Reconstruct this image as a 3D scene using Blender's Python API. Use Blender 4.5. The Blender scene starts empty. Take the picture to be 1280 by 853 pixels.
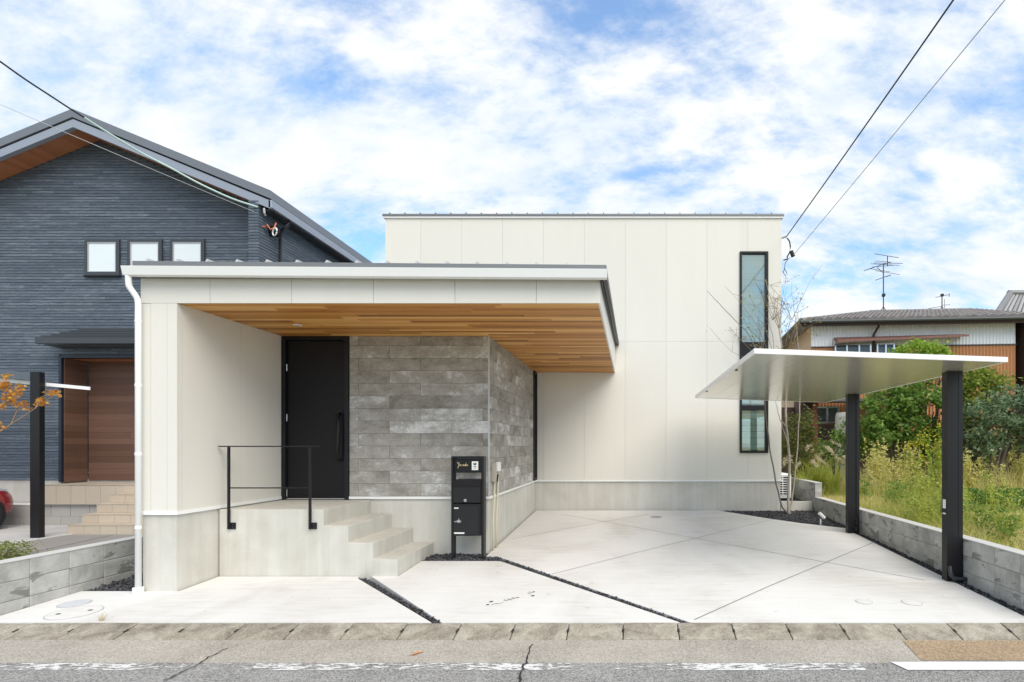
import bpy, math, random
import numpy as np
from mathutils import Vector
R = math.radians
random.seed(7)
rng = np.random.default_rng(11)
SC = bpy.context.scene
COL = SC.collection

# ------------------------------------------------------------------ camera
E, F, VX, VY = 1.65, 680.0, 789.0, 558.0          # eye height, focal length in pixels, vanishing point
cd = bpy.data.cameras.new('camera'); cam = bpy.data.objects.new('camera', cd); COL.objects.link(cam)
cam.location = (0, 0, E); cam.rotation_euler = (R(90), 0, 0)
cd.sensor_width = 36; cd.lens = F / 1280 * 36
cd.shift_x = -(VX - 640) / 1280; cd.shift_y = (VY - 426.5) / 1280
cd.clip_end = 3000; cd.clip_start = 0.05
SC.camera = cam
# ------------------------------------------------------------------ exposure
SC.view_settings.view_transform = 'Standard'; SC.view_settings.look = 'None'
SC.view_settings.gamma = 1; SC.view_settings.exposure = 1.17
SC.view_settings.use_curve_mapping = False
SC.render.engine = 'CYCLES'; SC.cycles.use_denoising = True
SC.cycles.max_bounces = 8; SC.cycles.transparent_max_bounces = 12
# ------------------------------------------------------------------ sun and sky
SUN = Vector((0.46, -0.62, 0.82)).normalized()
sd = bpy.data.lights.new('sun', 'SUN'); sd.energy = 1.45; sd.angle = R(48); sd.color = (1, .92, .80)
so = bpy.data.objects.new('sun', sd); COL.objects.link(so)
so.rotation_euler = (-SUN).to_track_quat('-Z', 'Y').to_euler()
W = bpy.data.worlds.new('World'); SC.world = W; W.use_nodes = True
nt = W.node_tree; nt.nodes.clear()
def wn(t, **k):
    n = nt.nodes.new(t)
    for a, b in k.items(): setattr(n, a, b)
    return n
L = nt.links.new
out = wn('ShaderNodeOutputWorld'); bg = wn('ShaderNodeBackground'); bg.inputs[1].default_value = 0.1
L(bg.outputs[0], out.inputs[0])
sky = wn('ShaderNodeTexSky', sky_type='NISHITA', sun_disc=False)
sky.sun_elevation = math.asin(SUN.z); sky.sun_rotation = math.atan2(SUN.x, SUN.y)
sky.air_density = 1.1; sky.dust_density = 0.3; sky.ozone_density = 2.0
tc = wn('ShaderNodeTexCoord'); sp = wn('ShaderNodeSeparateXYZ'); L(tc.outputs['Generated'], sp.inputs[0])
zz = wn('ShaderNodeMath', operation='MAXIMUM'); zz.inputs[1].default_value = 0.0; L(sp.outputs[2], zz.inputs[0])
za = wn('ShaderNodeMath', operation='ADD'); za.inputs[1].default_value = 0.55; L(zz.outputs[0], za.inputs[0])
dx = wn('ShaderNodeMath', operation='DIVIDE'); L(sp.outputs[0], dx.inputs[0]); L(za.outputs[0], dx.inputs[1])
dy = wn('ShaderNodeMath', operation='DIVIDE'); L(sp.outputs[1], dy.inputs[0]); L(za.outputs[0], dy.inputs[1])
cm = wn('ShaderNodeCombineXYZ'); L(dx.outputs[0], cm.inputs[0]); L(dy.outputs[0], cm.inputs[1])
CLOUD_OFF = (3.1, 7.4, 0)
mp = wn('ShaderNodeMapping'); mp.inputs['Location'].default_value = CLOUD_OFF
mp.inputs['Rotation'].default_value = (0, 0, R(38)); mp.inputs['Scale'].default_value = (1.15, 2.1, 1)
L(cm.outputs[0], mp.inputs[0])
def wnoise(scale, detail, rough, dist, off):
    m2 = wn('ShaderNodeMapping'); m2.inputs['Location'].default_value = off; L(mp.outputs[0], m2.inputs[0])
    n = wn('ShaderNodeTexNoise'); n.inputs['Scale'].default_value = scale; n.inputs['Detail'].default_value = detail
    n.inputs['Roughness'].default_value = rough; n.inputs['Distortion'].default_value = dist
    L(m2.outputs[0], n.inputs['Vector']); return n.outputs[0]
big = wnoise(1.9, 4, .5, .15, (2.2, 0.4, 0)); fine = wnoise(4.6, 12, .62, .14, (5, 2, 1)); wis = wnoise(15, 8, .66, .2, (1, 9, 3))
def wmath(op, a, b):
    m = wn('ShaderNodeMath', operation=op)
    for i, v in enumerate((a, b)):
        if isinstance(v, (int, float)): m.inputs[i].default_value = v
        else: L(v, m.inputs[i])
    return m.outputs[0]
dens = wmath('ADD', wmath('ADD', wmath('MULTIPLY', big, .44), wmath('MULTIPLY', fine, .42)), wmath('MULTIPLY', wis, .14))
mr = wn('ShaderNodeMapRange', interpolation_type='SMOOTHSTEP'); mr.inputs[1].default_value = .385; mr.inputs[2].default_value = .55
mr.inputs[3].default_value = 0.18; L(dens, mr.inputs[0])
cr = wn('ShaderNodeValToRGB'); L(fine, cr.inputs[0])
cr.color_ramp.elements[0].position = .36; cr.color_ramp.elements[0].color = (3.3, 3.85, 4.4, 1)
cr.color_ramp.elements[1].position = .60; cr.color_ramp.elements[1].color = (4.6, 4.7, 4.75, 1)
skm = wn('ShaderNodeVectorMath', operation='MULTIPLY'); skm.inputs[1].default_value = (.66, 1.04, 1.28); L(sky.outputs[0], skm.inputs[0])
mx = wn('ShaderNodeMix', data_type='RGBA'); L(mr.outputs[0], mx.inputs['Factor'])
L(skm.outputs[0], mx.inputs['A']); L(cr.outputs[0], mx.inputs['B'])
L(mx.outputs['Result'], bg.inputs[0])

# ------------------------------------------------------------------ materials
def base_mat(name):
    m = bpy.data.materials.new(name); m.use_nodes = True
    return m, m.node_tree, m.node_tree.nodes['Principled BSDF']
class G:                                            # terse node graph helper
    def __init__(s, nt): s.nt = nt
    def n(s, t, ins=None, **k):
        o = s.nt.nodes.new(t)
        for a, b in k.items(): setattr(o, a, b)
        for a, b in (ins or {}).items(): s.put(o.inputs[a], b)
        return o
    def put(s, sock, v):
        if hasattr(v, 'is_output') and v.is_output: s.nt.links.new(v, sock)
        else: sock.default_value = v
    def m(s, op, a, b=0.0, c=None):
        o = s.nt.nodes.new('ShaderNodeMath'); o.operation = op
        s.put(o.inputs[0], a); s.put(o.inputs[1], b)
        if c is not None: s.put(o.inputs[2], c)
        return o.outputs[0]
    def coords(s, scale=(1, 1, 1), island=False):
        t = s.n('ShaderNodeTexCoord').outputs['Object']
        if island:
            g = s.n('ShaderNodeNewGeometry').outputs['Random Per Island']
            w = s.m('MULTIPLY', g, 57.0)
            t = s.n('ShaderNodeVectorMath', {0: t, 1: s.n('ShaderNodeCombineXYZ', {0: w, 1: s.m('MULTIPLY', g, 31.0), 2: w}).outputs[0]}, operation='ADD').outputs[0]
        return s.n('ShaderNodeMapping', {'Vector': t, 'Scale': scale}).outputs[0]
    def noise(s, vec, scale, detail=5, rough=.55, dist=0):
        return s.n('ShaderNodeTexNoise', {'Vector': vec, 'Scale': scale, 'Detail': detail, 'Roughness': rough, 'Distortion': dist}).outputs[0]
    def rand(s): return s.n('ShaderNodeNewGeometry').outputs['Random Per Island']
    def ramp(s, fac, stops):
        r = s.n('ShaderNodeValToRGB', {0: fac}); e = r.color_ramp.elements
        while len(e) < len(stops): e.new(.5)
        for i, (p, c) in enumerate(stops):
            e[i].position = p; e[i].color = (*c, 1) if not isinstance(c, (int, float)) else (c, c, c, 1)
        return r.outputs[0]
    def mix(s, f, a, b, mode='MIX'):
        o = s.nt.nodes.new('ShaderNodeMix'); o.data_type = 'RGBA'; o.blend_type = mode
        s.put(o.inputs['Factor'], f)
        for k, v in (('A', a), ('B', b)):
            s.put(o.inputs[k], v if hasattr(v, 'is_output') else (*v, 1))
        return o.outputs['Result']
    def scale(s, col, f):
        v = s.n('ShaderNodeVectorMath', operation='SCALE'); s.put(v.inputs[0], col); s.put(v.inputs['Scale'], f)
        return v.outputs[0]
    def bump(s, h, strength, dist, normal=None):
        b = s.n('ShaderNodeBump', {'Height': h, 'Strength': strength, 'Distance': dist})
        if normal: s.put(b.inputs['Normal'], normal)
        return b.outputs[0]
def M(name, col, rough=.5, metal=0, spec=.5, var=0, vscale=3, stretch=(1, 1, 1), bump=0, bscale=60, bdist=.01, island=0, fine=0, fscale=120, coat=0):
    m, nt, b = base_mat(name); g = G(nt)
    b.inputs['Base Color'].default_value = (*col, 1); b.inputs['Roughness'].default_value = rough
    b.inputs['Metallic'].default_value = metal; b.inputs['Specular IOR Level'].default_value = spec
    b.inputs['Coat Weight'].default_value = coat
    v = g.coords(stretch, bool(island))
    if var or island or fine:
        f = g.m('ADD', 1 - var, g.m('MULTIPLY', g.noise(v, vscale, 7, .6), 2 * var))
        if island: f = g.m('ADD', f, g.m('MULTIPLY', g.m('SUBTRACT', g.rand(), .5), 2 * island))
        if fine: f = g.m('ADD', f, g.m('MULTIPLY', g.m('SUBTRACT', g.noise(g.coords(), fscale, 3, .7), .5), 2 * fine))
        g.put(b.inputs['Base Color'], g.scale(g.n('ShaderNodeRGB').outputs[0], f)); g.nt.nodes[-1]
        for n in nt.nodes:
            if n.type == 'RGB': n.outputs[0].default_value = (*col, 1)
    if bump: g.put(b.inputs['Normal'], g.bump(g.noise(g.coords(), bscale, 5, .6), bump, bdist))
    return m
def m_concrete(name, dark, light, streak=True):
    m, nt, b = base_mat(name); g = G(nt)
    a = g.noise(g.coords((1, 1, 1)), 1.4, 8, .62, .4)
    f = a
    if streak:
        st = g.noise(g.coords((3.2, 3.2, .22)), 3.0, 6, .6)
        f = g.m('ADD', g.m('MULTIPLY', a, .6), g.m('MULTIPLY', st, .4))
    c = g.ramp(f, [(.36, dark), (.64, light)])
    p = g.noise(g.coords(), 95, 3, .7)
    c = g.scale(c, g.m('ADD', .95, g.m('MULTIPLY', p, .10)))
    pin = g.ramp(g.noise(g.coords(), 38, 2, .5), [(.245, .55), (.275, 1.0)])
    c = g.mix(.6, c, pin, 'MULTIPLY')
    g.put(b.inputs['Base Color'], c); b.inputs['Roughness'].default_value = .8
    b.inputs['Specular IOR Level'].default_value = .3
    g.put(b.inputs['Normal'], g.bump(g.noise(g.coords(), 45, 6, .65), .12, .01))
    return m
def m_driveway():
    m, nt, b = base_mat('driveway_concrete'); g = G(nt)
    a = g.noise(g.coords((1, .7, 1)), .8, 8, .6, .6); s = g.noise(g.coords((.8, 6, 1)), 2.2, 7, .65)
    f = g.m('ADD', g.m('MULTIPLY', a, .65), g.m('MULTIPLY', s, .35))
    c = g.ramp(f, [(.34, (.58, .555, .51)), (.5, (.70, .685, .655)), (.66, (.755, .745, .72))])
    c = g.scale(c, g.m('ADD', .94, g.m('MULTIPLY', g.noise(g.coords(), 130, 3, .7), .12)))
    spot = g.ramp(g.noise(g.coords(), 7, 4, .6), [(.27, .82), (.34, 1.0)])
    c = g.mix(1, c, spot, 'MULTIPLY')
    g.put(b.inputs['Base Color'], c); b.inputs['Roughness'].default_value = .72; b.inputs['Specular IOR Level'].default_value = .35
    g.put(b.inputs['Normal'], g.bump(g.noise(g.coords((1, 4, 1)), 30, 6, .6), .08, .01))
    return m
def m_asphalt(name, dark, light, speck):
    m, nt, b = base_mat(name); g = G(nt)
    v = g.n('ShaderNodeTexVoronoi', {'Vector': g.coords(), 'Scale': 105.0}).outputs['Color']
    vv = g.n('ShaderNodeSeparateColor', {0: v}).outputs[0]
    n = g.noise(g.coords(), 1.6, 7, .6)
    f = g.m('ADD', g.m('MULTIPLY', vv, speck), g.m('MULTIPLY', n, 1 - speck))
    c = g.ramp(f, [(.22, dark), (.75, light)])
    g.put(b.inputs['Base Color'], c); b.inputs['Roughness'].default_value = .9; b.inputs['Specular IOR Level'].default_value = .2
    h = g.n('ShaderNodeTexVoronoi', {'Vector': g.coords(), 'Scale': 105.0}).outputs['Distance']
    g.put(b.inputs['Normal'], g.bump(h, .5, .006))
    return m
def m_kerb():
    m, nt, b = base_mat('kerb_concrete'); g = G(nt)
    a = g.noise(g.coords((1, 1, 1), True), 4.5, 9, .7, .6); f = g.noise(g.coords(), 55, 5, .75)
    k = g.m('ADD', g.m('ADD', g.m('MULTIPLY', a, .62), g.m('MULTIPLY', f, .38)), g.m('MULTIPLY', g.m('SUBTRACT', g.rand(), .5), .07))
    c = g.ramp(k, [(.34, (.12, .103, .08)), (.48, (.30, .265, .212)), (.58, (.43, .39, .32)), (.68, (.57, .53, .455))])
    g.put(b.inputs['Base Color'], c); b.inputs['Roughness'].default_value = .92; b.inputs['Specular IOR Level'].default_value = .2
    g.put(b.inputs['Normal'], g.bump(f, .6, .012))
    return m
def m_tile():
    m, nt, b = base_mat('stone_tile'); g = G(nt)
    v = g.coords((1, 1, 1), True)
    big_ = g.noise(g.coords((1.25, 1.25, 2.0), True), 2.5, 9, .70, .15)
    ff = g.noise(v, 34, 8, .78)
    isl = g.rand()
    k = g.m('ADD', g.m('ADD', g.m('MULTIPLY', big_, .74), g.m('MULTIPLY', ff, .28)), g.m('MULTIPLY', g.m('SUBTRACT', isl, .5), .13))
    c = g.ramp(k, [(.36, (.225, .21, .182)), (.47, (.34, .32, .283)), (.555, (.41, .392, .36)), (.615, (.57, .565, .55)), (.70, (.70, .70, .69))])
    sp_ = g.ramp(g.noise(v, 85, 2, .6), [(.28, .6), (.38, 1.0)])
    c = g.mix(.7, c, sp_, 'MULTIPLY')
    g.put(b.inputs['Base Color'], c); b.inputs['Roughness'].default_value = .75; b.inputs['Specular IOR Level'].default_value = .3
    g.put(b.inputs['Normal'], g.bump(g.m('ADD', ff, g.m('MULTIPLY', big_, .5)), .25, .01))
    return m
def m_wood(name, stops, axis='x', rough=.5):
    m, nt, b = base_mat(name); g = G(nt)
    st = (.7, 9, 9)
    v = g.coords(st, True)
    n = g.noise(v, 1.8, 8, .6, .8); fi = g.noise(g.coords((2, 60, 60), True), 1.0, 4, .6)
    k = g.m('ADD', g.m('ADD', g.m('MULTIPLY', n, .34), g.m('MULTIPLY', fi, .14)), g.m('ADD', .02, g.m('MULTIPLY', g.rand(), .48)))
    c = g.ramp(k, stops)
    g.put(b.inputs['Base Color'], c); b.inputs['Roughness'].default_value = rough; b.inputs['Specular IOR Level'].default_value = .3
    g.put(b.inputs['Normal'], g.bump(fi, .15, .003))
    return m
def m_slate():
    m, nt, b = base_mat('slate_siding'); g = G(nt)
    n = g.noise(g.coords((2.2, 2.2, 34), True), 2.4, 7, .68); sp_ = g.noise(g.coords((1, 1, 1), True), 40, 4, .7)
    k = g.m('ADD', g.m('ADD', g.m('MULTIPLY', n, .75), g.m('MULTIPLY', sp_, .15)), g.m('MULTIPLY', g.rand(), .14))
    c = g.ramp(k, [(.32, (.052, .066, .090)), (.50, (.080, .101, .130)), (.62, (.125, .152, .186)), (.72, (.23, .26, .295))])
    g.put(b.inputs['Base Color'], c); b.inputs['Roughness'].default_value = .5; b.inputs['Specular IOR Level'].default_value = .4
    g.put(b.inputs['Normal'], g.bump(g.m('ADD', n, g.m('MULTIPLY', sp_, .5)), .5, .006))
    return m
def m_block():
    m, nt, b = base_mat('concrete_block'); g = G(nt)
    a = g.noise(g.coords((1, 1, 1), True), 3.0, 8, .65, .3); f = g.noise(g.coords(), 75, 4, .7)
    k = g.m('ADD', g.m('ADD', g.m('MULTIPLY', a, .72), g.m('MULTIPLY', f, .18)), g.m('MULTIPLY', g.rand(), .1))
    c = g.ramp(k, [(.33, (.27, .265, .245)), (.5, (.44, .435, .41)), (.66, (.58, .58, .56))])
    stn = g.noise(g.coords((1, 1, 2.3), True), 2.6, 5, .55, .3)
    c = g.mix(g.ramp(stn, [(.575, 0.0), (.61, .72)]), c, (.16, .157, .142))
    g.put(b.inputs['Base Color'], c); b.inputs['Roughness'].default_value = .92; b.inputs['Specular IOR Level'].default_value = .2
    g.put(b.inputs['Normal'], g.bump(f, .35, .008))
    return m
def m_leaf(name, cols, transl=.45, rough=.5):
    m, nt, b = base_mat(name); g = G(nt)
    n = len(cols)
    c = g.ramp(g.rand(), [(i / max(1, n - 1), cc) for i, cc in enumerate(cols)])
    g.put(b.inputs['Base Color'], c); b.inputs['Roughness'].default_value = rough; b.inputs['Specular IOR Level'].default_value = .35
    t = g.n('ShaderNodeBsdfTranslucent', {0: g.scale(c, 1.2)})
    mxs = g.n('ShaderNodeMixShader', {0: transl, 1: b.outputs[0], 2: t.outputs[0]})
    nt.links.new(mxs.outputs[0], nt.nodes['Material Output'].inputs[0])
    return m
def m_glass(name, tint=(.9, .96, .95), refl=.16):
    m, nt, b = base_mat(name); g = G(nt)
    tr = g.n('ShaderNodeBsdfTransparent', {0: (*tint, 1)}); gl = g.n('ShaderNodeBsdfGlossy', {'Color': (1, 1, 1, 1), 'Roughness': .02})
    lw = g.n('ShaderNodeLayerWeight', {0: .35}).outputs['Fresnel']
    f = g.m('MAXIMUM', lw, refl)
    mxs = g.n('ShaderNodeMixShader', {0: f, 1: tr.outputs[0], 2: gl.outputs[0]})
    nt.links.new(mxs.outputs[0], nt.nodes['Material Output'].inputs[0])
    return m
def m_worn(name, col, lo, hi, stretch, scale):       # worn road paint: gaps are real holes of the paint
    m, nt, b = base_mat(name); g = G(nt)
    b.inputs['Base Color'].default_value = (*col, 1); b.inputs['Roughness'].default_value = .8
    big_ = g.noise(g.coords((.9, 1, 1)), 1.3, 3, .5)
    n = g.m('ADD', g.m('MULTIPLY', g.noise(g.coords(stretch), scale, 8, .72), .7), g.m('MULTIPLY', big_, .3))
    g.put(b.inputs['Alpha'], g.ramp(n, [(lo, 0.0), (hi, 1.0)]))
    return m
def m_field():
    m, nt, b = base_mat('field_soil'); g = G(nt)
    c = g.ramp(g.noise(g.coords(), .9, 8, .65), [(.35, (.16, .17, .05)), (.5, (.33, .28, .12)), (.65, (.44, .36, .18))])
    g.put(b.inputs['Base Color'], c); b.inputs['Roughness'].default_value = .95
    g.put(b.inputs['Normal'], g.bump(g.noise(g.coords(), 12, 6, .7), .8, .05))
    return m

mSID = M('cream_siding', (.72, .695, .632), .55, spec=.35, var=.03, vscale=1.6, stretch=(3, 3, .35), island=.014, bump=.10, bscale=180, bdist=.004, fine=.012, fscale=300)
mWHT = M('white_trim', (.86, .86, .845), .4, var=.02, vscale=4)
mCON = m_concrete('foundation_concrete', (.51, .49, .435), (.645, .625, .57))
mSTEP = m_concrete('step_concrete', (.49, .47, .41), (.63, .615, .56), True)
mDRV = m_driveway()
mRD = m_asphalt('road_asphalt', (.15, .145, .138), (.40, .39, .37), .55)
mRE = m_asphalt('road_edge_asphalt', (.26, .238, .205), (.54, .495, .43), .42)
mRT = m_asphalt('road_patch_asphalt', (.25, .18, .115), (.48, .36, .24), .6)
mTILE = m_tile()
mGRT = M('tile_grout', (.11, .105, .10), .9)
mWOOD = m_wood('cedar_soffit', [(.25, (.25, .095, .022)), (.38, (.46, .20, .045)), (.58, (.60, .29, .074)), (.74, (.74, .42, .14))])
mDWOOD = m_wood('walnut_boards', [(.25, (.115, .062, .043)), (.5, (.145, .078, .054)), (.8, (.19, .105, .072))], rough=.55)
mRWOOD = m_wood('russet_soffit_boards', [(.2, (.36, .14, .065)), (.8, (.46, .19, .09))])
mSLT = m_slate(); mSLTB = M('slate_backing', (.05, .062, .082), .8)
mBLK = m_block()
mMOR = M('block_mortar', (.30, .285, .25), .95, var=.1, vscale=20)
mBLACK = M('black_metal', (.012, .012, .014), .45, spec=.3, var=.04, vscale=6)
mBLACKP = M('black_powder_coat', (.011, .0105, .012), .42, metal=.0, spec=.32, bump=.05, bscale=400, bdist=.001)
mDOOR = M('black_door_panel', (.009, .008, .0105), .45, spec=.28, var=.10, vscale=2, stretch=(6, 1, .3))
mDGREY = M('dark_grey_frame', (.042, .047, .055), .4, var=.05)
mROOFM = M('grey_roof_metal', (.20, .205, .21), .45, metal=.3, var=.06, vscale=2)
mVERGE = M('slate_verge_metal', (.17, .185, .21), .42, metal=.2, var=.05)
mVERGL = M('pale_slate_fascia', (.30, .33, .39), .42, metal=.2, var=.04)
mDVOID = M('dark_void', (.012, .012, .014), .9)
mKERB = m_kerb()
mGLASS = m_glass('window_glass', (.90, .97, .95), .15)
mBLIND = M('window_blind', (.74, .80, .77), .6, island=.05, var=.03)
mSKYGL = M('sky_pale_glass', (.72, .78, .80), .12, spec=.6, var=.03, vscale=1.5)  # bright sky reflection of the panes put into a pale base colour
mSILV = M('silver_metal', (.65, .65, .66), .25, metal=.9, var=.03)
mSTIC = M('white_sticker', (.8, .8, .76), .5, var=.02)
mGOLD = M('pale_gold_lettering', (.72, .58, .36), .35, metal=.3, var=.03)
mBEIG = M('beige_conduit', (.62, .57, .43), .5, var=.04)
mBOX = M('grey_beige_box', (.42, .38, .33), .5, var=.05)
mPANEL = M('carport_roof_panel', (.80, .775, .70), .2, metal=.6, spec=.5, var=.015, vscale=.6)
mGRAV = M('dark_gravel', (.062, .062, .068), .75, island=.75, spec=.4)
mGRAVB = M('gravel_bed_base', (.03, .03, .033), .95, var=.4, vscale=60, bump=.6, bscale=80)
mRIM = M('cover_rim', (.44, .435, .42), .8)
mYARD = M('yard_paving', (.30, .275, .25), .9, var=.12, vscale=2.5, fine=.12, fscale=90, bump=.2, bscale=80)
mPAD = m_concrete('car_pad_concrete', (.50, .49, .47), (.60, .59, .575), False)
mBTILE = M('beige_step_tile', (.53, .45, .355), .55, island=.06, var=.05, vscale=9, bump=.05)
mJOINT = M('joint_grey', (.20, .195, .185), .95, var=.1, vscale=30)  # dark grey of the paving joints and stamped marks
mFIELD = m_field()
mPAINT = m_worn('worn_white_paint', (.70, .69, .67), .492, .525, (4, 11, 1), 2.9)
mPAINTN = m_worn('white_paint', (.74, .74, .73), .28, .31, (3, 9, 1), 3.0)
mCRACK = M('crack_dark', (.025, .024, .023), .95)  # near-black of cracks, kerb notches, bedding and lifting holes
mRED = M('red_car_paint', (.30, .008, .015), .22, spec=.6, coat=.8, var=.02)
mTYRE = M('tyre_rubber', (.02, .02, .02), .85, var=.1, vscale=30)
mCARGL = M('car_glass', (.02, .024, .028), .06, spec=.6)
mLAMP = M('lamp_lens', (.62, .64, .66), .1, spec=.7, var=.05, vscale=20)
mROOFT = M('brown_clay_tile', (.235, .20, .185), .38, spec=.6, var=.18, vscale=2.5, island=.16)
mROOFG = M('grey_clay_tile', (.16, .16, .165), .45, var=.2, vscale=6, island=.2)
mBAND = M('white_corrugated_sheet', (.80, .82, .84), .5, var=.06, vscale=1.5, stretch=(1, 1, .3))
mORNG = M('rust_corrugated_sheet', (.47, .215, .092), .6, var=.08, vscale=1.5, stretch=(1, 1, .3))
mPEACH = M('peach_plaster', (.60, .42, .27), .8, var=.06)
mBROWN = M('dark_brown_boards', (.055, .032, .025), .7, var=.2, vscale=4, stretch=(3, 3, .4))
mREDP = M('red_painted_timber', (.21, .035, .022), .6, var=.1)
mRUSTY = M('rusty_awning_sheet', (.20, .09, .07), .65, var=.2, vscale=5)
mTANK = M('off_white_tank', (.55, .54, .50), .5, var=.08, vscale=3)
mANT = M('antenna_metal', (.12, .12, .125), .5, metal=.4)
mCABLE = M('black_cable', (.02, .02, .022), .6)
mSLEEV = M('pale_teal_sleeve', (.50, .66, .62), .5, var=.15, vscale=6)
mWIRE = M('thin_grey_wire', (.30, .31, .33), .5)
mCORD = M('orange_cable_tie_cord', (.62, .16, .07), .5)
mBARK = M('pale_birch_bark', (.40, .345, .28), .8, var=.35, vscale=9, stretch=(1, 1, 3), bump=.3, bscale=40)
mTWIG = M('twig_bark', (.22, .17, .13), .8, var=.2)
mTRUNK = M('tree_bark', (.10, .08, .06), .9, var=.3, vscale=12, bump=.5, bscale=30)
mLG = m_leaf('bright_green_leaf', [(.17, .30, .035), (.28, .42, .05), (.40, .52, .09), (.22, .36, .045)])
mLD = m_leaf('dark_green_leaf', [(.075, .155, .03), (.15, .26, .05), (.28, .41, .08), (.11, .20, .04)])
mLB = m_leaf('blue_green_leaf', [(.085, .145, .07), (.15, .225, .11), (.25, .33, .18), (.11, .175, .08)], .3)
mLO = m_leaf('orange_maple_leaf', [(.50, .19, .035), (.60, .28, .05), (.56, .34, .06), (.45, .13, .03)], .4)
mLY = m_leaf('yellow_autumn_leaf', [(.45, .33, .07), (.50, .42, .10), (.34, .22, .05), (.25, .26, .06)])
mGY = m_leaf('dry_grass_blade', [(.70, .58, .27), (.78, .66, .35), (.66, .60, .22), (.50, .50, .13), (.80, .66, .40)], .5)
mGG = m_leaf('green_grass_blade', [(.28, .36, .055), (.42, .47, .085), (.56, .56, .15), (.20, .29, .045)], .5)
mPL = m_leaf('pampas_plume', [(.58, .50, .34), (.66, .58, .42), (.52, .42, .26)], .4)
mFL = m_leaf('yellow_flower', [(.62, .50, .03), (.70, .58, .05)], .3)

# ------------------------------------------------------------------ mesh building
ROOT = {}
def origin_of(p):
    while p is not None:
        if p.name in ROOT: return ROOT[p.name]
        p = p.parent
    return Vector((0, 0, 0))
class MB:
    def __init__(s): s.v = []; s.f = []
    def box(s, x0, x1, y0, y1, z0, z1):
        b = len(s.v)
        s.v += [(x0, y0, z0), (x1, y0, z0), (x1, y1, z0), (x0, y1, z0), (x0, y0, z1), (x1, y0, z1), (x1, y1, z1), (x0, y1, z1)]
        s.f += [tuple(b + i for i in q) for q in ((0, 3, 2, 1), (4, 5, 6, 7), (0, 1, 5, 4), (1, 2, 6, 5), (2, 3, 7, 6), (3, 0, 4, 7))]
        return s
    def hexa(s, p):                                   # eight corners: bottom 4 then top 4
        b = len(s.v); s.v += [tuple(q) for q in p]
        s.f += [tuple(b + i for i in q) for q in ((0, 3, 2, 1), (4, 5, 6, 7), (0, 1, 5, 4), (1, 2, 6, 5), (2, 3, 7, 6), (3, 0, 4, 7))]
        return s
    def prism(s, poly, vec):                          # polygon of 3-D points swept along vec
        b = len(s.v); n = len(poly); vec = Vector(vec)
        s.v += [tuple(p) for p in poly] + [tuple(Vector(p) + vec) for p in poly]
        s.f += [tuple(b + i for i in range(n))[::-1], tuple(b + n + i for i in range(n))]
        s.f += [(b + i, b + (i + 1) % n, b + n + (i + 1) % n, b + n + i) for i in range(n)]
        return s
    def face(s, pts):
        b = len(s.v); s.v += [tuple(p) for p in pts]; s.f.append(tuple(range(b, b + len(pts)))); return s
    def tube(s, pts, r, seg=6, cap=True):
        pts = [Vector(p) for p in pts]; n = len(pts)
        rs = r if isinstance(r, (list, tuple)) else [r] * n
        b = len(s.v); up = Vector((0, 0, 1))
        for i, p in enumerate(pts):
            t = (pts[min(i + 1, n - 1)] - pts[max(i - 1, 0)])
            if t.length < 1e-9: t = Vector((0, 0, 1))
            t.normalize()
            a = t.cross(up if abs(t.z) < .95 else Vector((1, 0, 0))).normalized(); c = t.cross(a)
            for k in range(seg):
                an = 2 * math.pi * k / seg
                s.v.append(tuple(p + (a * math.cos(an) + c * math.sin(an)) * rs[i]))
        for i in range(n - 1):
            for k in range(seg):
                k2 = (k + 1) % seg
                s.f.append((b + i * seg + k, b + i * seg + k2, b + (i + 1) * seg + k2, b + (i + 1) * seg + k))
        if cap:
            s.f.append(tuple(b + k for k in range(seg))[::-1]); s.f.append(tuple(b + (n - 1) * seg + k for k in range(seg)))
        return s
    def disc(s, c, rx, ry, h, seg=28, nz=(0, 0, 1), slope=0):
        return s.prism([(c[0] + rx * math.cos(2 * math.pi * k / seg), c[1] + ry * math.sin(2 * math.pi * k / seg),
                         c[2] + slope * ry * math.sin(2 * math.pi * k / seg)) for k in range(seg)], (0, 0, h))
    def ring(s, c, r0, r1, h, seg=36, slope=0):
        b = len(s.v)
        for r in (r0, r1):
            for k in range(seg):
                a = 2 * math.pi * k / seg
                s.v.append((c[0] + r * math.cos(a), c[1] + r * math.sin(a), c[2] + slope * r * math.sin(a) + h))
        for k in range(seg):
            k2 = (k + 1) % seg; s.f.append((b + k, b + seg + k, b + seg + k2, b + k2))
        return s
    def build(s, name, mat, parent=None, bevel=0, smooth=False, label=None):
        me = bpy.data.meshes.new(name); o_ = origin_of(parent)
        me.from_pydata([(x - o_.x, y - o_.y, z - o_.z) for x, y, z in s.v], [], s.f)
        me.materials.append(mat); me.update()
        o = bpy.data.objects.new(name, me); COL.objects.link(o)
        if smooth:
            for p in me.polygons: p.use_smooth = True
        if parent: o.parent = parent
        if bevel:
            md = o.modifiers.new('bevel', 'BEVEL'); md.width = bevel; md.segments = 2; md.limit_method = 'ANGLE'; md.angle_limit = R(40)
        if label: o['label'] = label
        return o
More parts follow.
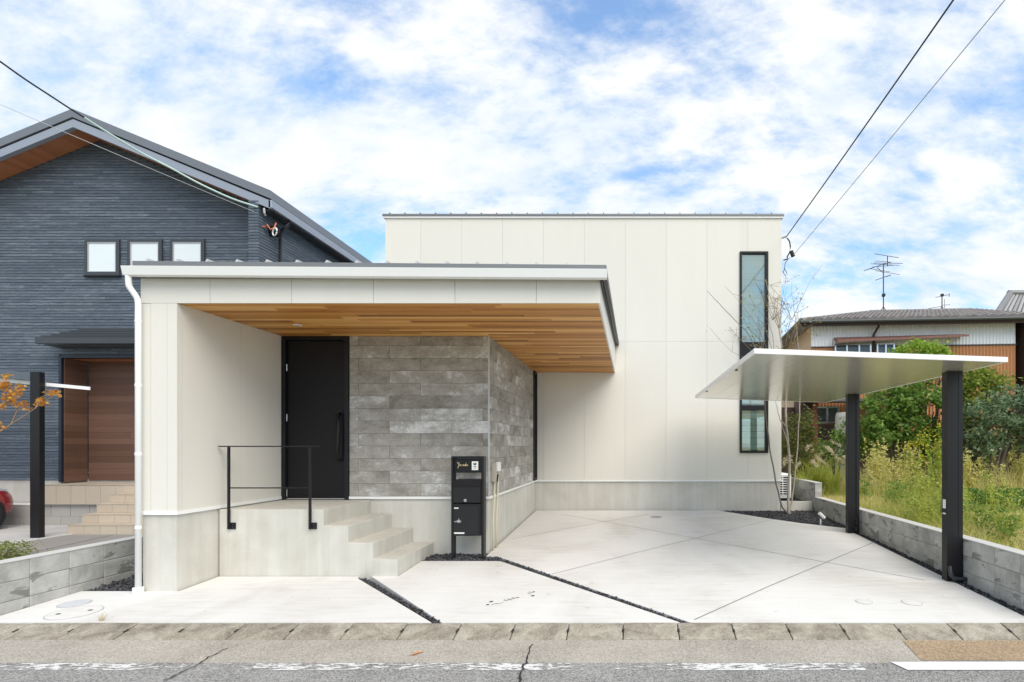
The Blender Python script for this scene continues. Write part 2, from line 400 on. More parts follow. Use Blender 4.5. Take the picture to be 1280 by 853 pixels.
def npmesh(name, V, FC, mat, parent=None):            # V (n,3), FC (m,k) from numpy
    V = np.asarray(V, np.float32) - np.array(origin_of(parent), np.float32); FC = np.asarray(FC, np.int32); k = FC.shape[1]
    me = bpy.data.meshes.new(name); me.vertices.add(len(V)); me.vertices.foreach_set('co', V.ravel())
    me.loops.add(FC.size); me.loops.foreach_set('vertex_index', FC.ravel())
    me.polygons.add(len(FC)); me.polygons.foreach_set('loop_start', np.arange(0, FC.size, k, dtype=np.int32))
    me.polygons.foreach_set('loop_total', np.full(len(FC), k, np.int32))
    me.materials.append(mat); me.update(calc_edges=True); me.validate()
    o = bpy.data.objects.new(name, me); COL.objects.link(o)
    if parent: o.parent = parent
    return o
def thing(name, label, cat, loc=(0, 0, 0), group=None):
    o = bpy.data.objects.new(name, None); COL.objects.link(o); o.location = loc; o.empty_display_size = .2
    o['label'] = label; o['category'] = cat
    if group: o['group'] = group
    ROOT[o.name] = Vector(loc); return o
def tag(o, label, cat, group=None):
    o['label'] = label; o['category'] = cat
    if group: o['group'] = group
    return o
def struct(o): o['kind'] = 'structure'; return o
def stuff(o): o['kind'] = 'stuff'; return o
def P(px, py, Z): return Vector(((px - VX) / F * Z, Z, E + (VY - py) / F * Z))
def smooth(p, k=4):                                   # Catmull-Rom through the points
    p = [Vector(q) for q in p]; q = [p[0] * 2 - p[1]] + p + [p[-1] * 2 - p[-2]]; o = []
    for i in range(1, len(q) - 2):
        for j in range(k):
            t = j / k; a, b, c, d = q[i - 1], q[i], q[i + 1], q[i + 2]
            o.append(.5 * ((2 * b) + (c - a) * t + (2 * a - 5 * b + 4 * c - d) * t * t + (3 * b - a - 3 * c + d) * t ** 3))
    return o + [p[-1]]
def gz(y): return -.201 + .041 * y                    # the drive falls gently to the road
def GP(px, py):                                       # pixel on the drive surface
    Z = 1258.7 / (py - VY + 27.9); return ((px - VX) / F * Z, Z)
def octa(n, pts, smin, smax, flat=.7):                # crushed stones as irregular octahedra
    base = np.array([(1, 0, 0), (-1, 0, 0), (0, 1, 0), (0, -1, 0), (0, 0, 1), (0, 0, -1)], float)
    fc = np.array([(0, 2, 4), (2, 1, 4), (1, 3, 4), (3, 0, 4), (2, 0, 5), (1, 2, 5), (3, 1, 5), (0, 3, 5)])
    S = rng.uniform(smin, smax, (n, 1, 1)) * rng.uniform(.55, 1.2, (n, 1, 3)) * np.array([1, 1, flat])
    V = base[None] * S + rng.normal(0, .12, (n, 6, 3)) * S
    q = rng.normal(size=(n, 4)); q /= np.linalg.norm(q, axis=1)[:, None]
    w, x, y, z = q.T
    Rm = np.stack([np.stack([1 - 2 * (y*y + z*z), 2 * (x*y - z*w), 2 * (x*z + y*w)], 1), np.stack([2 * (x*y + z*w), 1 - 2 * (x*x + z*z), 2 * (y*z - x*w)], 1),
                   np.stack([2 * (x*z - y*w), 2 * (y*z + x*w), 1 - 2 * (x*x + y*y)], 1)], 1)
    V = np.einsum('nij,nkj->nki', Rm, V) + pts[:, None, :]
    return V.reshape(-1, 3), (fc[None] + 6 * np.arange(n)[:, None, None]).reshape(-1, 3)
def in_poly(x, y, poly):
    c = np.zeros(len(x), bool); n = len(poly)
    for i in range(n):
        x1, y1 = poly[i]; x2, y2 = poly[(i + 1) % n]
        k = ((y1 > y) != (y2 > y)) & (x < (x2 - x1) * (y - y1) / (y2 - y1 + 1e-12) + x1); c ^= k
    return c
def scatter_poly(poly, dens):
    p = np.array(poly); lo = p.min(0); hi = p.max(0); n = int((hi - lo).prod() * dens)
    q = rng.uniform(lo, hi, (n, 2)); return q[in_poly(q[:, 0], q[:, 1], poly)]
def leaves(C, size, wid=.55, up=.35):                 # rhombus leaves at centres C, slightly folded
    n = len(C); s = (size * rng.uniform(.6, 1.3, n))[:, None]
    d = rng.normal(size=(n, 3)); d[:, 2] *= .6; d /= np.linalg.norm(d, axis=1)[:, None]
    nn = rng.normal(size=(n, 3)); nn[:, 2] = np.abs(nn[:, 2]) + up
    t = np.cross(d, nn); t /= np.linalg.norm(t, axis=1)[:, None]; nn = np.cross(t, d)
    V = np.stack([C - d * s / 2, C + t * s * wid / 2 - nn * s * .08, C + d * s / 2 - nn * s * .1, C - t * s * wid / 2 - nn * s * .08], 1)
    return V.reshape(-1, 3), np.arange(4 * n).reshape(n, 4)
def blades(X, Y, Zb, H, Wd, lean=.45):                # bent grass blades: quad + tip as two quads
    n = len(X); a = rng.uniform(0, 2 * np.pi, n); b = rng.uniform(0, 2 * np.pi, n)
    w = np.stack([np.cos(a), np.sin(a), 0 * a], 1) * (Wd / 2)[:, None]
    l = np.stack([np.cos(b), np.sin(b), 0 * b], 1) * (H * rng.uniform(.1, 1, n) * lean)[:, None]
    B = np.stack([X, Y, Zb], 1); U = np.zeros((n, 3)); U[:, 2] = H
    V = np.stack([B - w, B + w, B + U * .55 + l * .35 + w * .8, B + U * .55 + l * .35 - w * .8, B + U + l + w * .12, B + U + l - w * .12], 1)
    i = 6 * np.arange(n)[:, None]
    FC = np.concatenate([i + np.array([[0, 1, 2, 3]]), i + np.array([[3, 2, 4, 5]])])
    return V.reshape(-1, 3), FC

# ================================================================== SETTING
struct(MB().face([(-900, -900, -.16), (900, -900, -.16), (900, 1500, -.16), (-900, 1500, -.16)]).build('ground', mFIELD))
struct(MB().box(-80, 80, -3.5, 4.30, -.15, -.064).build('road', mRD))
struct(MB().box(-80, 80, 4.30, 4.80, -.15, -.060).build('road_edge', mRE))
p0 = 1.71 * F
struct(MB().face([((1128 - VX) / F * 4.78, 4.78, -.056), (4.9, 4.78, -.056), (4.9, 4.34, -.056), ((1150 - VX) / F * 4.36, 4.34, -.056)]).build('road_patch', mRT))
struct(MB().face([(-12, 4.155, -.060), ((1080 - VX) / F * 4.2, 4.155, -.060), ((1080 - VX) / F * 4.2, 4.29, -.060), (-12, 4.29, -.060)]).build('worn_road_line', mPAINT))
xa = (1131 - VX) / F * 4.2; xb = (1113 - VX) / F * 4.3
struct(MB().face([(xa, 4.155, -.058), (12, 4.155, -.058), (12, 4.305, -.056), (xb, 4.305, -.056)]).build('fresh_road_line', mPAINTN))
def crack(px, w):                                     # thin crack: strip of road surface along a jagged path
    P_ = []
    for x, y in px:
        Z = 1.71 * F / (y - VY); P_.append(((x - VX) / F * Z, Z))
    q = []
    for (x0, y0), (x1, y1) in zip(P_, P_[1:]):
        for t in np.linspace(0, 1, 7)[:-1]:
            q.append((x0 + (x1 - x0) * t + random.gauss(0, .007), y0 + (y1 - y0) * t))
    q.append(P_[-1]); m = MB()
    ws = [w * random.uniform(.4, 1.2) for _ in q]
    for i in range(len(q) - 1):
        (x0, y0), (x1, y1) = q[i], q[i + 1]
        m.face([(x0 - ws[i], y0, -.0535), (x0 + ws[i], y0, -.0535), (x1 + ws[i + 1], y1, -.0535), (x1 - ws[i + 1], y1, -.0535)])
    return struct(m.build('road_crack', mCRACK))
crack([(205, 852), (240, 835), (262, 822), (285, 811)], .007)
crack([(646, 868), (650, 848), (655, 832), (661, 818), (666, 806)], .008)
# kerb: sloped half-metre stones with a notch at every joint
mb = MB(); kx = -8.62 + .5 * .0
x = (632 / 2.977 + 430 - 30 - VX) / F * 4.93
x = (641 - VX) / F * 4.93
x0k = x - .5 * 40
for i in range(80):
    a, b = x0k + .5 * i + .004, x0k + .5 * (i + 1) - .004
    dz = random.uniform(-.003, .003); yj = random.uniform(-.004, .004)
    mb.prism([(a, 5.066 + yj, -.15), (a, 5.066 + yj, gz(5.07) - .002 + dz), (a, 5.03 + yj, gz(5.07) - .001 + dz), (a, 4.80 + yj, -.052 + dz), (a, 4.80 + yj, -.15)], (b - a, 0, 0))
struct(mb.build('kerb', mKERB, bevel=.008))
mb = MB()
for i in range(80):
    a = x0k + .5 * i
    zc = -.018; mb.hexa([(a - .012, 4.90, zc - .004), (a + .010, 4.90, zc - .004), (a + .012, 4.95, zc + .006), (a - .008, 4.95, zc + .006), (a - .010, 4.90, -.0235), (a + .008, 4.90, -.0235), (a + .010, 4.95, -.0115), (a - .006, 4.95, -.0115)])
struct(mb.build('kerb_notch', mCRACK))
struct(MB().box(-40, 40, 4.81, 5.05, -.15, -.075).build('kerb_bedding', mCRACK))

# drive slabs
def slab(name, poly, mat, dz=0.0, th=.12):
    return MB().prism([(x, y, gz(y) + dz) for x, y in poly][::-1], (0, 0, -th)).build(name, mat)
YK = 5.07
s1a, s1b = GP(446.8, 723), GP(540, 777.6); s1c, s1d = GP(459.6, 723), GP(553, 777.6)
s2a, s2b = GP(623, 696.2), GP(863, 777.4); s2c, s2d = GP(626.5, 702), GP(850, 777.4)
XL, XR = -6.085, 3.78
struct(slab('drive_left', [(XL, YK), (s1b[0], YK), s1a, (s1a[0] - .02, 6.60), (-5.0, 6.60), (-5.0, 6.02), (XL, 6.02)], mDRV))
struct(slab('drive_middle', [(s1d[0], YK), (s2d[0], YK), s2c, GP(618, 701.5), GP(531, 701.5), (-2.83, GP(531, 701.5)[1]), (-2.83, 6.612), (s1c[0], 6.612)], mDRV))
CURVE = [GP(897, 638.6), GP(925, 642.6), GP(960, 648.3), GP(1000, 654), GP(1035, 658), GP(1058, 660.5)]
CURVE[0] = (CURVE[0][0], 11.648)
struct(slab('drive_right', [(s2b[0], YK), (XR, YK), (XR, CURVE[-1][1] - .1)] + CURVE[::-1] + [(-2.03, 11.648), (-2.03, 7.62), s2a], mDRV))
def joint(pts, w=.0045):
    m = MB()
    for (xa_, ya_), (xb_, yb_) in zip(pts, pts[1:]):
        d = Vector((xb_ - xa_, yb_ - ya_)); nrm = Vector((-d.y, d.x)).normalized() * w
        m.face([(xa_ + nrm.x, ya_ + nrm.y, gz(ya_ + nrm.y) + .003), (xa_ - nrm.x, ya_ - nrm.y, gz(ya_ - nrm.y) + .003),
                (xb_ - nrm.x, yb_ - nrm.y, gz(yb_ - nrm.y) + .003), (xb_ + nrm.x, yb_ + nrm.y, gz(yb_ + nrm.y) + .003)])
    return struct(m.build('drive_joint', mJOINT))
joint([GP(868, 775), GP(960, 733.7), GP(1094, 677.5)], .006)
joint([GP(690, 718), GP(800, 690), GP(960, 651), GP(985, 646)])
joint([GP(702, 643), GP(760, 653), GP(960, 690), GP(1156, 725.5)])
joint([GP(640, 674), GP(757, 652), GP(812, 643)])
struct(MB().prism([(-6.2, 5.07, -.2), (3.92, 5.07, -.2), (3.92, 11.7, -.2), (-6.2, 11.7, -.2)], (0, 0, .02)).build('sub_base', mGRAVB))

# gravel beds
def gravel(name, poly, label, dens=1700, depth=.035, smin=.012, smax=.028):
    q = scatter_poly(poly, dens); z = np.array([gz(y) for y in q[:, 1]]) - depth + rng.uniform(0, .028, len(q))
    V, FC = octa(len(q), np.column_stack([q, z]), smin, smax)
    o = npmesh(name, V, FC, mGRAV); stuff(o); o['label'] = label; o['category'] = 'gravel'
    struct(MB().prism([(x_, y_, gz(y_) - .05) for x_, y_ in poly][::-1], (0, 0, -.06)).build('gravel_base', mGRAVB)); return o
gravel('gravel_bed', CURVE + [(XR, CURVE[-1][1] - .1), (3.90, CURVE[-1][1] - .2), (3.90, 11.66)], 'dark crushed gravel bed around the bare multi stem tree', 2300)
gravel('gravel_strip', [(XR, 5.08), (3.905, 5.08), (3.905, 9.15), (XR, 9.15)], 'narrow dark gravel strip along the right block wall', 3000)
gravel('gravel_strip', [s1b, s1d, s1c, s1a], 'dark gravel joint crossing the drive beside the steps', 4200, .03, .008, .02)
gravel('gravel_strip', [s2d, s2b, s2a, s2c], 'long diagonal gravel joint from mailbox to kerb', 4200, .03, .008, .02)
yg = GP(560, 701.5)[1]
gravel('gravel_bed', [(-2.84, yg), (s2c[0] - .02, yg), s2a, (-2.03, 7.62), (-2.03, 7.78), (-2.84, 7.78)], 'small gravel patch under the mailbox stand', 3200)
gravel('gravel_bed', [(XL, 6.03), (-5.0, 6.03), (-5.44, 6.05), (-5.44, 10.5), (XL, 10.5)], 'gravel gap between white house and left block wall', 2000)

# yard of the house next door, field on the right
struct(MB().box(-60, -6.24, 5.07, 40, -.15, .04).build('yard', mYARD))
struct(MB().box(-40, -10.2, 8.72, 11.08, .0, .046).build('car_pad', mPAD))
struct(MB().face([(-9.05, 8.1, .044), (-9.03, 8.1, .044), (-9.38, 9.82, .044), (-9.40, 9.82, .044)]).build('yard_joint', mJOINT))
struct(MB().face([(-8.2, 6.2, .044), (-8.18, 6.2, .044), (-8.05, 9.82, .044), (-8.07, 9.82, .044)]).build('yard_joint', mJOINT))
mb = MB(); nx, ny = 44, 44
for j in range(ny + 1):
    for i in range(nx + 1):
        X_ = 4.06 + 44 * (i / nx) ** 1.5; Y_ = 4.9 + 55 * (j / ny) ** 1.5
        mb.v.append((X_, Y_, .43 + .06 * math.sin(X_ * 1.3 + Y_ * .7) + .05 * math.sin(Y_ * 1.9) - (.03 if i == 0 else 0)))
for j in range(ny):
    for i in range(nx):
        a = j * (nx + 1) + i; mb.f.append((a, a + 1, a + nx + 2, a + nx + 1))
struct(mb.build('field', mFIELD, smooth=True))
struct(MB().box(4.06, 48, 4.88, 5.05, -.15, .38).build('field_bank', mFIELD))
struct(MB().box(3.22, 3.9, 11.80, 18, -.1, .42).build('side_passage', mGRAVB))

# ================================================================== WHITE HOUSE
H = thing('white_house', 'cream white cubic house with deep cedar lined porch and concrete base', 'house', (-1.0, 11.66, .28))
ZM = 11.66; XML, XMR, ZT = -5.27, 3.22, 6.55; TR = .93
# main wall: panels with open joints in front of a backing
jx = [-1.88 + .876 * k for k in range(-6, 8)]
jx = [XML] + [x_ for x_ in jx if XML + .1 < x_ < XMR - .1] + [XMR]
zj = E + (VY - 427) / 58.3
WX0, WX1, WZ1, WZ0 = 2.324, 2.933, 5.818, 1.504      # opening of the strip window
mb = MB()
for a, b, c, d in ((XML + .01, WX0, TR, ZT - .02), (WX1, XMR - .01, TR, ZT - .02), (WX0, WX1, TR, WZ0), (WX0, WX1, WZ1, ZT - .02)):
    mb.box(a, b, ZM + .005, ZM + .2, c, d)
mb.box(XML + .01, XMR - .01, ZM + .5, ZM + 7, TR, ZT - .02)
for a, b in zip(jx, jx[1:]):
    for z0, z1 in ((TR, zj), (zj, ZT)):
        a_, b_, z0_, z1_ = a + .002, b - .002, z0 + .0016, z1 - .0016
        if b_ <= WX0 or a_ >= WX1: mb.box(a_, b_, ZM - .004, ZM + .016, z0_, z1_); continue
        if a_ < WX0: mb.box(a_, WX0, ZM - .004, ZM + .016, z0_, z1_)
        if b_ > WX1: mb.box(WX1, b_, ZM - .004, ZM + .016, z0_, z1_)
        m0, m1 = max(a_, WX0), min(b_, WX1)
        if z0_ < WZ0: mb.box(m0, m1, ZM - .004, ZM + .016, z0_, WZ0)
        if z1_ > WZ1: mb.box(m0, m1, ZM - .004, ZM + .016, WZ1, z1_)
y_ = ZM + .02
while y_ < ZM + 6.9:
    mb.box(XMR - .012, XMR + .004, y_, min(y_ + .872, ZM + 7), TR, ZT); y_ += .876
mb.build('wall', mSID, H)
MB().box(XML, XMR - .02, ZM + .02, ZM + 6.98, -.1, TR - .03).build('foundation', mCON, H)
MB().box(XML, XMR + .02, ZM - .018, ZM + 7, TR - .035, TR).build('drip_trim', mWHT, H)
rf = MB().box(XML - .045, XMR + .045, ZM - .05, ZM + 7.05, ZT + .02, ZT + .062).build('roof', mROOFM, H)
mb = MB()
x = XML + .1
while x < XMR: mb.box(x - .011, x + .011, ZM - .03, ZM + 7, ZT + .064, ZT + .096); x += .327
mb.build('roof_seam', mROOFM, rf)
MB().box(XML - .03, XMR + .03, ZM - .035, ZM + 7.03, ZT - .018, ZT + .018).build('coping', mWHT, H)
# porch wing -------------------------------------------------------
ZP, XO, XI, SO = 6.0, -5.41, -5.01, 3.227
SC_R = -.344
mb = MB().box(XO + .012, XI - .012, ZP + .012, ZM, TR, 3.45)
mb.box(XO, XO + .11, ZP, ZP + .02, TR, SO - .004)
mb.box(XO + .113, XO + .29, ZP, ZP + .02, TR, SO + .0)
mb.box(XO + .2925, XI, ZP, ZP + .02, TR, SO + .0)
ys = [ZP + .021, 6.07, 6.975, 7.84]
for a, b in zip(ys, ys[1:]): mb.box(XI - .016, XI, a + .002, b - .002, TR, SO)
y_ = ZP + .021
while y_ < ZM: mb.box(XO, XO + .016, y_, min(y_ + .9, ZM) - .004, TR, 3.45); y_ += .9
mb.build('porch_wall', mSID, H)
mb = MB()
fx = [XO, XO + .11] + [XO + .11 + .655 + .9 * k for k in range(0, 5)] + [SC_R]
fx = [XO] + [(p - VX) / 113.4 for p in (262.4, 364.5, 466.7, 568.6, 670.3)] + [SC_R]
for a, b in zip(fx, fx[1:]): mb.box(a + .0022, b - .0022, ZP - .002, ZP + .02, SO + .002, 3.50)
mb.box(XO + .01, SC_R - .02, ZP + .018, ZP + .05, SO + .003, 3.49)
# side fascia on the right, deeper towards the back as the roof climbs
mb.prism([(SC_R, ZP + .02, SO), (SC_R, ZM - .01, SO), (SC_R, ZM - .01, 3.86), (SC_R, ZP + .02, 3.50)], (-.02, 0, 0))
mb.build('fascia', mSID, H)
MB().box(XO + .012, XI - .014, ZP + .014, ZM, -.05, TR - .034).build('porch_foundation', mCON, H)
mb = MB().box(XO - .012, XI + .012, ZP - .014, ZP + .012, TR - .036, TR).box(XI - .01, XI + .012, ZP + .012, 7.80, TR - .036, TR).box(XO - .012, XO + .01, ZP + .012, ZM, TR - .036, TR)
mb.build('drip_trim', mWHT, H)
# sloping porch roof of standing seam metal
zf, zb = 3.60, 3.90
mb = MB().hexa([(XO - .03, 5.93, 3.53), (-.27, 5.93, 3.50), (-.27, ZM - .008, zb - .07), (XO - .03, ZM - .008, zb - .07),
                (XO - .03, 5.93, 3.672), (-.27, 5.93, 3.628), (-.27, ZM - .008, zb), (XO - .03, ZM - .008, zb)])
pr = mb.build('porch_roof', mROOFM, H, bevel=.004)
mb = MB(); x = XO + .12
while x < -.3:
    t = (x - XO) / 5.1; z0 = 3.672 - .044 * t
    mb.hexa([(x - .014, 5.935, z0), (x + .014, 5.935, z0), (x + .014, ZM - .01, zb), (x - .014, ZM - .01, zb),
             (x - .009, 5.95, z0 + .032), (x + .009, 5.95, z0 + .032), (x + .009, ZM - .01, zb + .03), (x - .009, ZM - .01, zb + .03)])
    x += .327
mb.build('roof_seam', M('pale_roof_seam', (.5, .5, .49), .4, metal=.3), pr)
for k, (xv, dz) in enumerate(((-.335, .0), (-.285, .004))):
    MB().hexa([(xv, 5.96, 3.455 + dz), (xv + .022, 5.96, 3.455 + dz), (xv + .022, ZM - .012, 3.80), (xv, ZM - .012, 3.80),
               (xv, 5.96, 3.51 + dz), (xv + .022, 5.96, 3.51 + dz), (xv + .022, ZM - .012, 3.885), (xv, ZM - .012, 3.885)]).build('verge_trim', mBLACK, pr)
# gutter: open channel, slightly falling
xl, xr = -5.475, -.262
def chan(x, zt, zb_): return [(x, 5.83, zt), (x, 5.855, zb_), (x, 5.935, zb_), (x, 5.935, zt), (x, 5.925, zt), (x, 5.925, zb_ + .012), (x, 5.862, zb_ + .012), (x, 5.842, zt)]
a = chan(xl, 3.588, 3.495); b = chan(xr, 3.552, 3.462); mb = MB(); mb.v = [tuple(p) for p in a + b]
mb.f = [tuple(range(8))[::-1], tuple(range(8, 16))] + [(i, (i + 1) % 8, 8 + (i + 1) % 8, 8 + i) for i in range(8)]
mb.face(a[:4]); mb.face(b[:4][::-1])
gu = mb.build('gutter', mWHT, H, bevel=.004)
dp = MB().tube(smooth([(-5.44, 5.885, 3.50), (-5.44, 5.888, 3.43), (-5.435, 5.895, 3.375), (-5.408, 5.915, 3.315), (-5.385, 5.93, 3.26), (-5.378, 5.935, 3.2), (-5.378, 5.935, 3.1)], 5) + [Vector((-5.378, 5.935, .06))], .0285, 14).build('downpipe', mWHT, H, smooth=True)
for zc in (3.0, 2.3, 1.55, .75): MB().tube([(-5.378, 5.935, zc), (-5.378, 5.935, zc + .03)], .0315, 14).build('pipe_clip', mWHT, dp)
MB().tube([(-5.378, 5.935, .02), (-5.378, 5.935, .11)], .05, 16).build('pipe_socket', mWHT, dp)
# cedar soffit boards
mb = MB(); y_ = ZP + .022; x_end = (747.6 - VX) / 113.4
while y_ < ZM - .02:
    y1 = min(y_ + .102, ZM - .012); x = XI + .0; first = True
    while x < x_end - .01:
        ln = random.uniform(.6, 2.4) if first else random.uniform(1.4, 2.6); first = False
        x1 = min(x + ln, x_end)
        if x_end - x1 < .25: x1 = x_end
        mb.box(x + .0008, x1 - .0008, y_ + .0012, y1 - .0012, SO + random.uniform(0, .0016), SO + .02); x = x1
    y_ = y1 + .0
sf = mb.build('soffit', mWOOD, H)
MB().box(XI, SC_R - .03, ZP + .03, ZM - .02, SO + .021, SO + .04).build('soffit_backing', mDVOID, sf)
mb = MB().box(x_end + .002, SC_R - .003, ZP + .004, ZM - .014, SO - .001, SO + .012); vs = mb.build('soffit_vent', mWHT, H)
mb = MB(); y_ = ZP + .1
while y_ < ZM - .2: mb.box(x_end + .008, SC_R - .012, y_, y_ + .16, SO - .003, SO + .004); y_ += .19
mb.build('vent_slot', M('vent_mesh', (.30, .30, .29), .6), vs)
dl = P(372, 406.5, 7.25); dl = Vector((-4.18, 6.92 + .0, SO)); dl = Vector(((372 - VX) / F * (1.577 * F / 151.5), 1.577 * F / 151.5, SO))
lt = MB().tube([(dl.x, dl.y, SO - .006), (dl.x, dl.y, SO + .02)], .05, 20).build('downlight', mWHT, H)
MB().tube([(dl.x, dl.y, SO - .0085), (dl.x, dl.y, SO - .004)], .036, 18).build('lens', mLAMP, lt)
# stone clad entrance block
ZS, XS0, XS1 = 7.80, -4.04, -2.04
MB().box(XS0, XS1 - .02, ZS + .02, ZM + .02, .9, SO + .2).box(XI, XS0, 7.95, ZM, .88, SO).build('inner_wall', mGRT, H)
MB().box(XI, XS1 - .025, ZS + .022, ZM, -.02, .9).build('entrance_foundation', mCON, H)
rowz = [TR + .003]; h0 = .18
while rowz[-1] + h0 < SO - .01: rowz.append(rowz[-1] + h0)
rowz.append(SO)
mb = MB(); jf = -4.04 + (360 / 3.411 + 340 - 437) / 87.2 + .03
for r, (z0, z1) in enumerate(zip(rowz, rowz[1:])):
    x = jf - .894 + (.447 if r % 2 else 0.0)
    while x < XS1:
        a, b = max(x, XS0), min(x + .894, XS1 - .012)
        if b - a > .02: mb.box(a + .0018, b - .0018, ZS - random.uniform(0, .0015), ZS + .022, z0 + .0018, z1 - .0018)
        x += .894
mb.build('stone_cladding', mTILE, H)
mb = MB()
for r, (z0, z1) in enumerate(zip(rowz, rowz[1:])):
    y_ = ZS + .012 - (.447 if r % 2 else 0.0)
    while y_ < ZM - .32:
        a, b = max(y_, ZS + .012), min(y_ + .894, ZM - .33)
        if b - a > .02: mb.box(XS1 - .022, XS1 + random.uniform(0, .0015), a + .0018, b - .0018, z0 + .0018, z1 - .0018)
        y_ += .894
mb.build('stone_cladding', mTILE, H)
MB().box(XS1 - .012, XS1 + .008, ZS - .008, ZS + .012, TR, SO).build('corner_trim', M('pale_grey_trim', (.52, .53, .53), .4), H)
MB().box(XS0, XS1 + .014, ZS - .014, ZS + .02, TR - .036, TR).box(XS1 - .02, XS1 + .014, ZS + .02, ZM - .02, TR - .036, TR).build('drip_trim', mWHT, H)
# slit window at the far end of the stone side
w = MB().box(XS1 - .02, XS1 + .03, ZM - .33, ZM - .28, TR + .002, SO - .003).box(XS1 - .02, XS1 + .03, ZM - .06, ZM - .006, TR + .002, SO - .003).box(XS1 - .02, XS1 + .03, ZM - .28, ZM - .06, TR + .002, TR + .05).box(XS1 - .02, XS1 + .03, ZM - .28, ZM - .06, SO - .05, SO - .003).build('side_window', mBLACK, H)
MB().box(XS1 - .01, XS1 + .006, ZM - .28, ZM - .06, TR + .05, SO - .05).build('pane', mCARGL, w)
# front door
ZD, FL = 7.80, .88
x0, x1 = XI + .003, XS0 - .004
fr = MB().box(x0, x0 + .055, ZD - .02, ZD + .14, FL + .002, SO - .004).box(x1 - .06, x1, ZD - .02, ZD + .14, FL + .002, SO - .004).box(x0 + .055, x1 - .06, ZD - .02, ZD + .14, SO - .055, SO - .004).build('door_frame', mBLACK, H, bevel=.004)
dr = MB().box(x0 + .062, x1 - .067, ZD + .028, ZD + .09, FL + .014, SO - .062).build('door', mDOOR, H, bevel=.003)
MB().box(x0 + .055, x1 - .06, ZD + .0, ZD + .14, FL + .002, FL + .012).build('threshold', mDGREY, fr)
hx = (424.5 - VX) / 87.2
hp = [(hx, ZD + .02, 2.12), (hx, ZD - .035, 2.10), (hx + .004, ZD - .055, 1.95), (hx + .004, ZD - .06, 1.75), (hx, ZD - .055, 1.58), (hx - .002, ZD - .035, 1.46), (hx, ZD + .02, 1.45)]
MB().tube(hp, [.02, .022, .024, .026, .024, .022, .02], 10).build('door_handle', mBLACKP, dr, smooth=True)
MB().box(hx - .04, hx + .035, ZD + .018, ZD + .03, 1.42, 2.16).build('handle_plate', mBLACK, dr)
for zc in (2.78, 2.06, .98): MB().tube([(x0 + .058, ZD + .02, zc - .05), (x0 + .058, ZD + .02, zc + .05)], .007, 8).build('hinge', mSILV, dr)
# porch landing and steps, cast concrete
z_ = lambda y: gz(y) - .04
pd = MB(); ZF = 6.61
st_x = [-3.74, -3.44, -3.14, -2.84]; st_z = [FL, .68, .475, .272]
pd.prism([(XI + .004, ZF, -.0), (st_x[3], ZF, -.0), (st_x[3], ZF, st_z[3]), (st_x[2], ZF, st_z[3]), (st_x[2], ZF, st_z[2]), (st_x[1], ZF, st_z[2]), (st_x[1], ZF, st_z[1]),
          (st_x[0], ZF, st_z[1]), (st_x[0], ZF, st_z[0]), (XI + .004, ZF, st_z[0])], (0, ZS - .0 - ZF + .018, 0))
pd.build('porch_steps', mSTEP, H, bevel=.006)
# tall strip window on the main wall
x0, x1 = 2.324, 2.933; zt, zb_ = 5.818, 1.504
yt = [E + (VY - p) / 58.3 for p in (428, 462, 507, 513)]
WN = MB()
WN.box(x0, x0 + .045, ZM - .035, ZM + .1, zb_, zt).box(x1 - .06, x1, ZM - .035, ZM + .1, zb_, zt).box(x0 + .045, x1 - .06, ZM - .035, ZM + .1, zt - .045, zt).box(x0 + .045, x1 - .06, ZM - .035, ZM + .1, zb_, zb_ + .05)
WN.box(x0 + .045, x1 - .06, ZM - .03, ZM + .1, yt[1], yt[0]).box(x0 + .045, x1 - .06, ZM - .03, ZM + .1, yt[3], yt[2])
wf = WN.build('strip_window', mBLACK, H, bevel=.003)
for z0, z1 in ((yt[0], zt - .045), (yt[2], yt[1]), (zb_ + .05, yt[3])):
    MB().box(x0 + .045, x1 - .06, ZM + .02, ZM + .026, z0, z1).build('pane', mGLASS, wf)
    mb = MB(); z = z0 + .01
    while z < z1 - .02:
        zz_ = min(z + .128, z1 - .006)
        mb.hexa([(x0 + .046, ZM + .058, z), (x1 - .061, ZM + .058, z), (x1 - .061, ZM + .062, z), (x0 + .046, ZM + .062, z), (x0 + .046, ZM + .044, zz_), (x1 - .061, ZM + .044, zz_), (x1 - .061, ZM + .048, zz_), (x0 + .046, ZM + .048, zz_)]); z += .135
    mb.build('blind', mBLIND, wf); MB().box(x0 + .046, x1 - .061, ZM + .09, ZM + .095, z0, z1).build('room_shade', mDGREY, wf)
# electric meter box and conduits on the side of the stone block
bx = MB().box(XS1 + .004, XS1 + .05, 7.93, 8.05, 1.13, 1.40).build('socket_box', mBOX, H, bevel=.004)
MB().box(XS1 + .004, XS1 + .04, 8.17, 8.36, 1.27, 1.41).build('socket_cover', mWHT, H, bevel=.006)
for yy, zt_ in ((8.0, 1.14), (8.2, 1.20)):
    MB().tube([(XS1 + .03, yy + .02, zt_), (XS1 + .032, yy - .01, zt_ - .05), (XS1 + .03, yy - .02, .85), (XS1 + .025, yy - .06, .6), (XS1 + .025, yy - .06, gz(yy) - .02)], .015, 10).build('conduit', mBEIG, H, smooth=True)
MB().tube([(XS1 + .03, 8.02, 1.16), (XS1 + .05, 8.08, 1.13), (XS1 + .03, 8.2, 1.22)], .012, 8).build('conduit_joint', mBLACK, H)

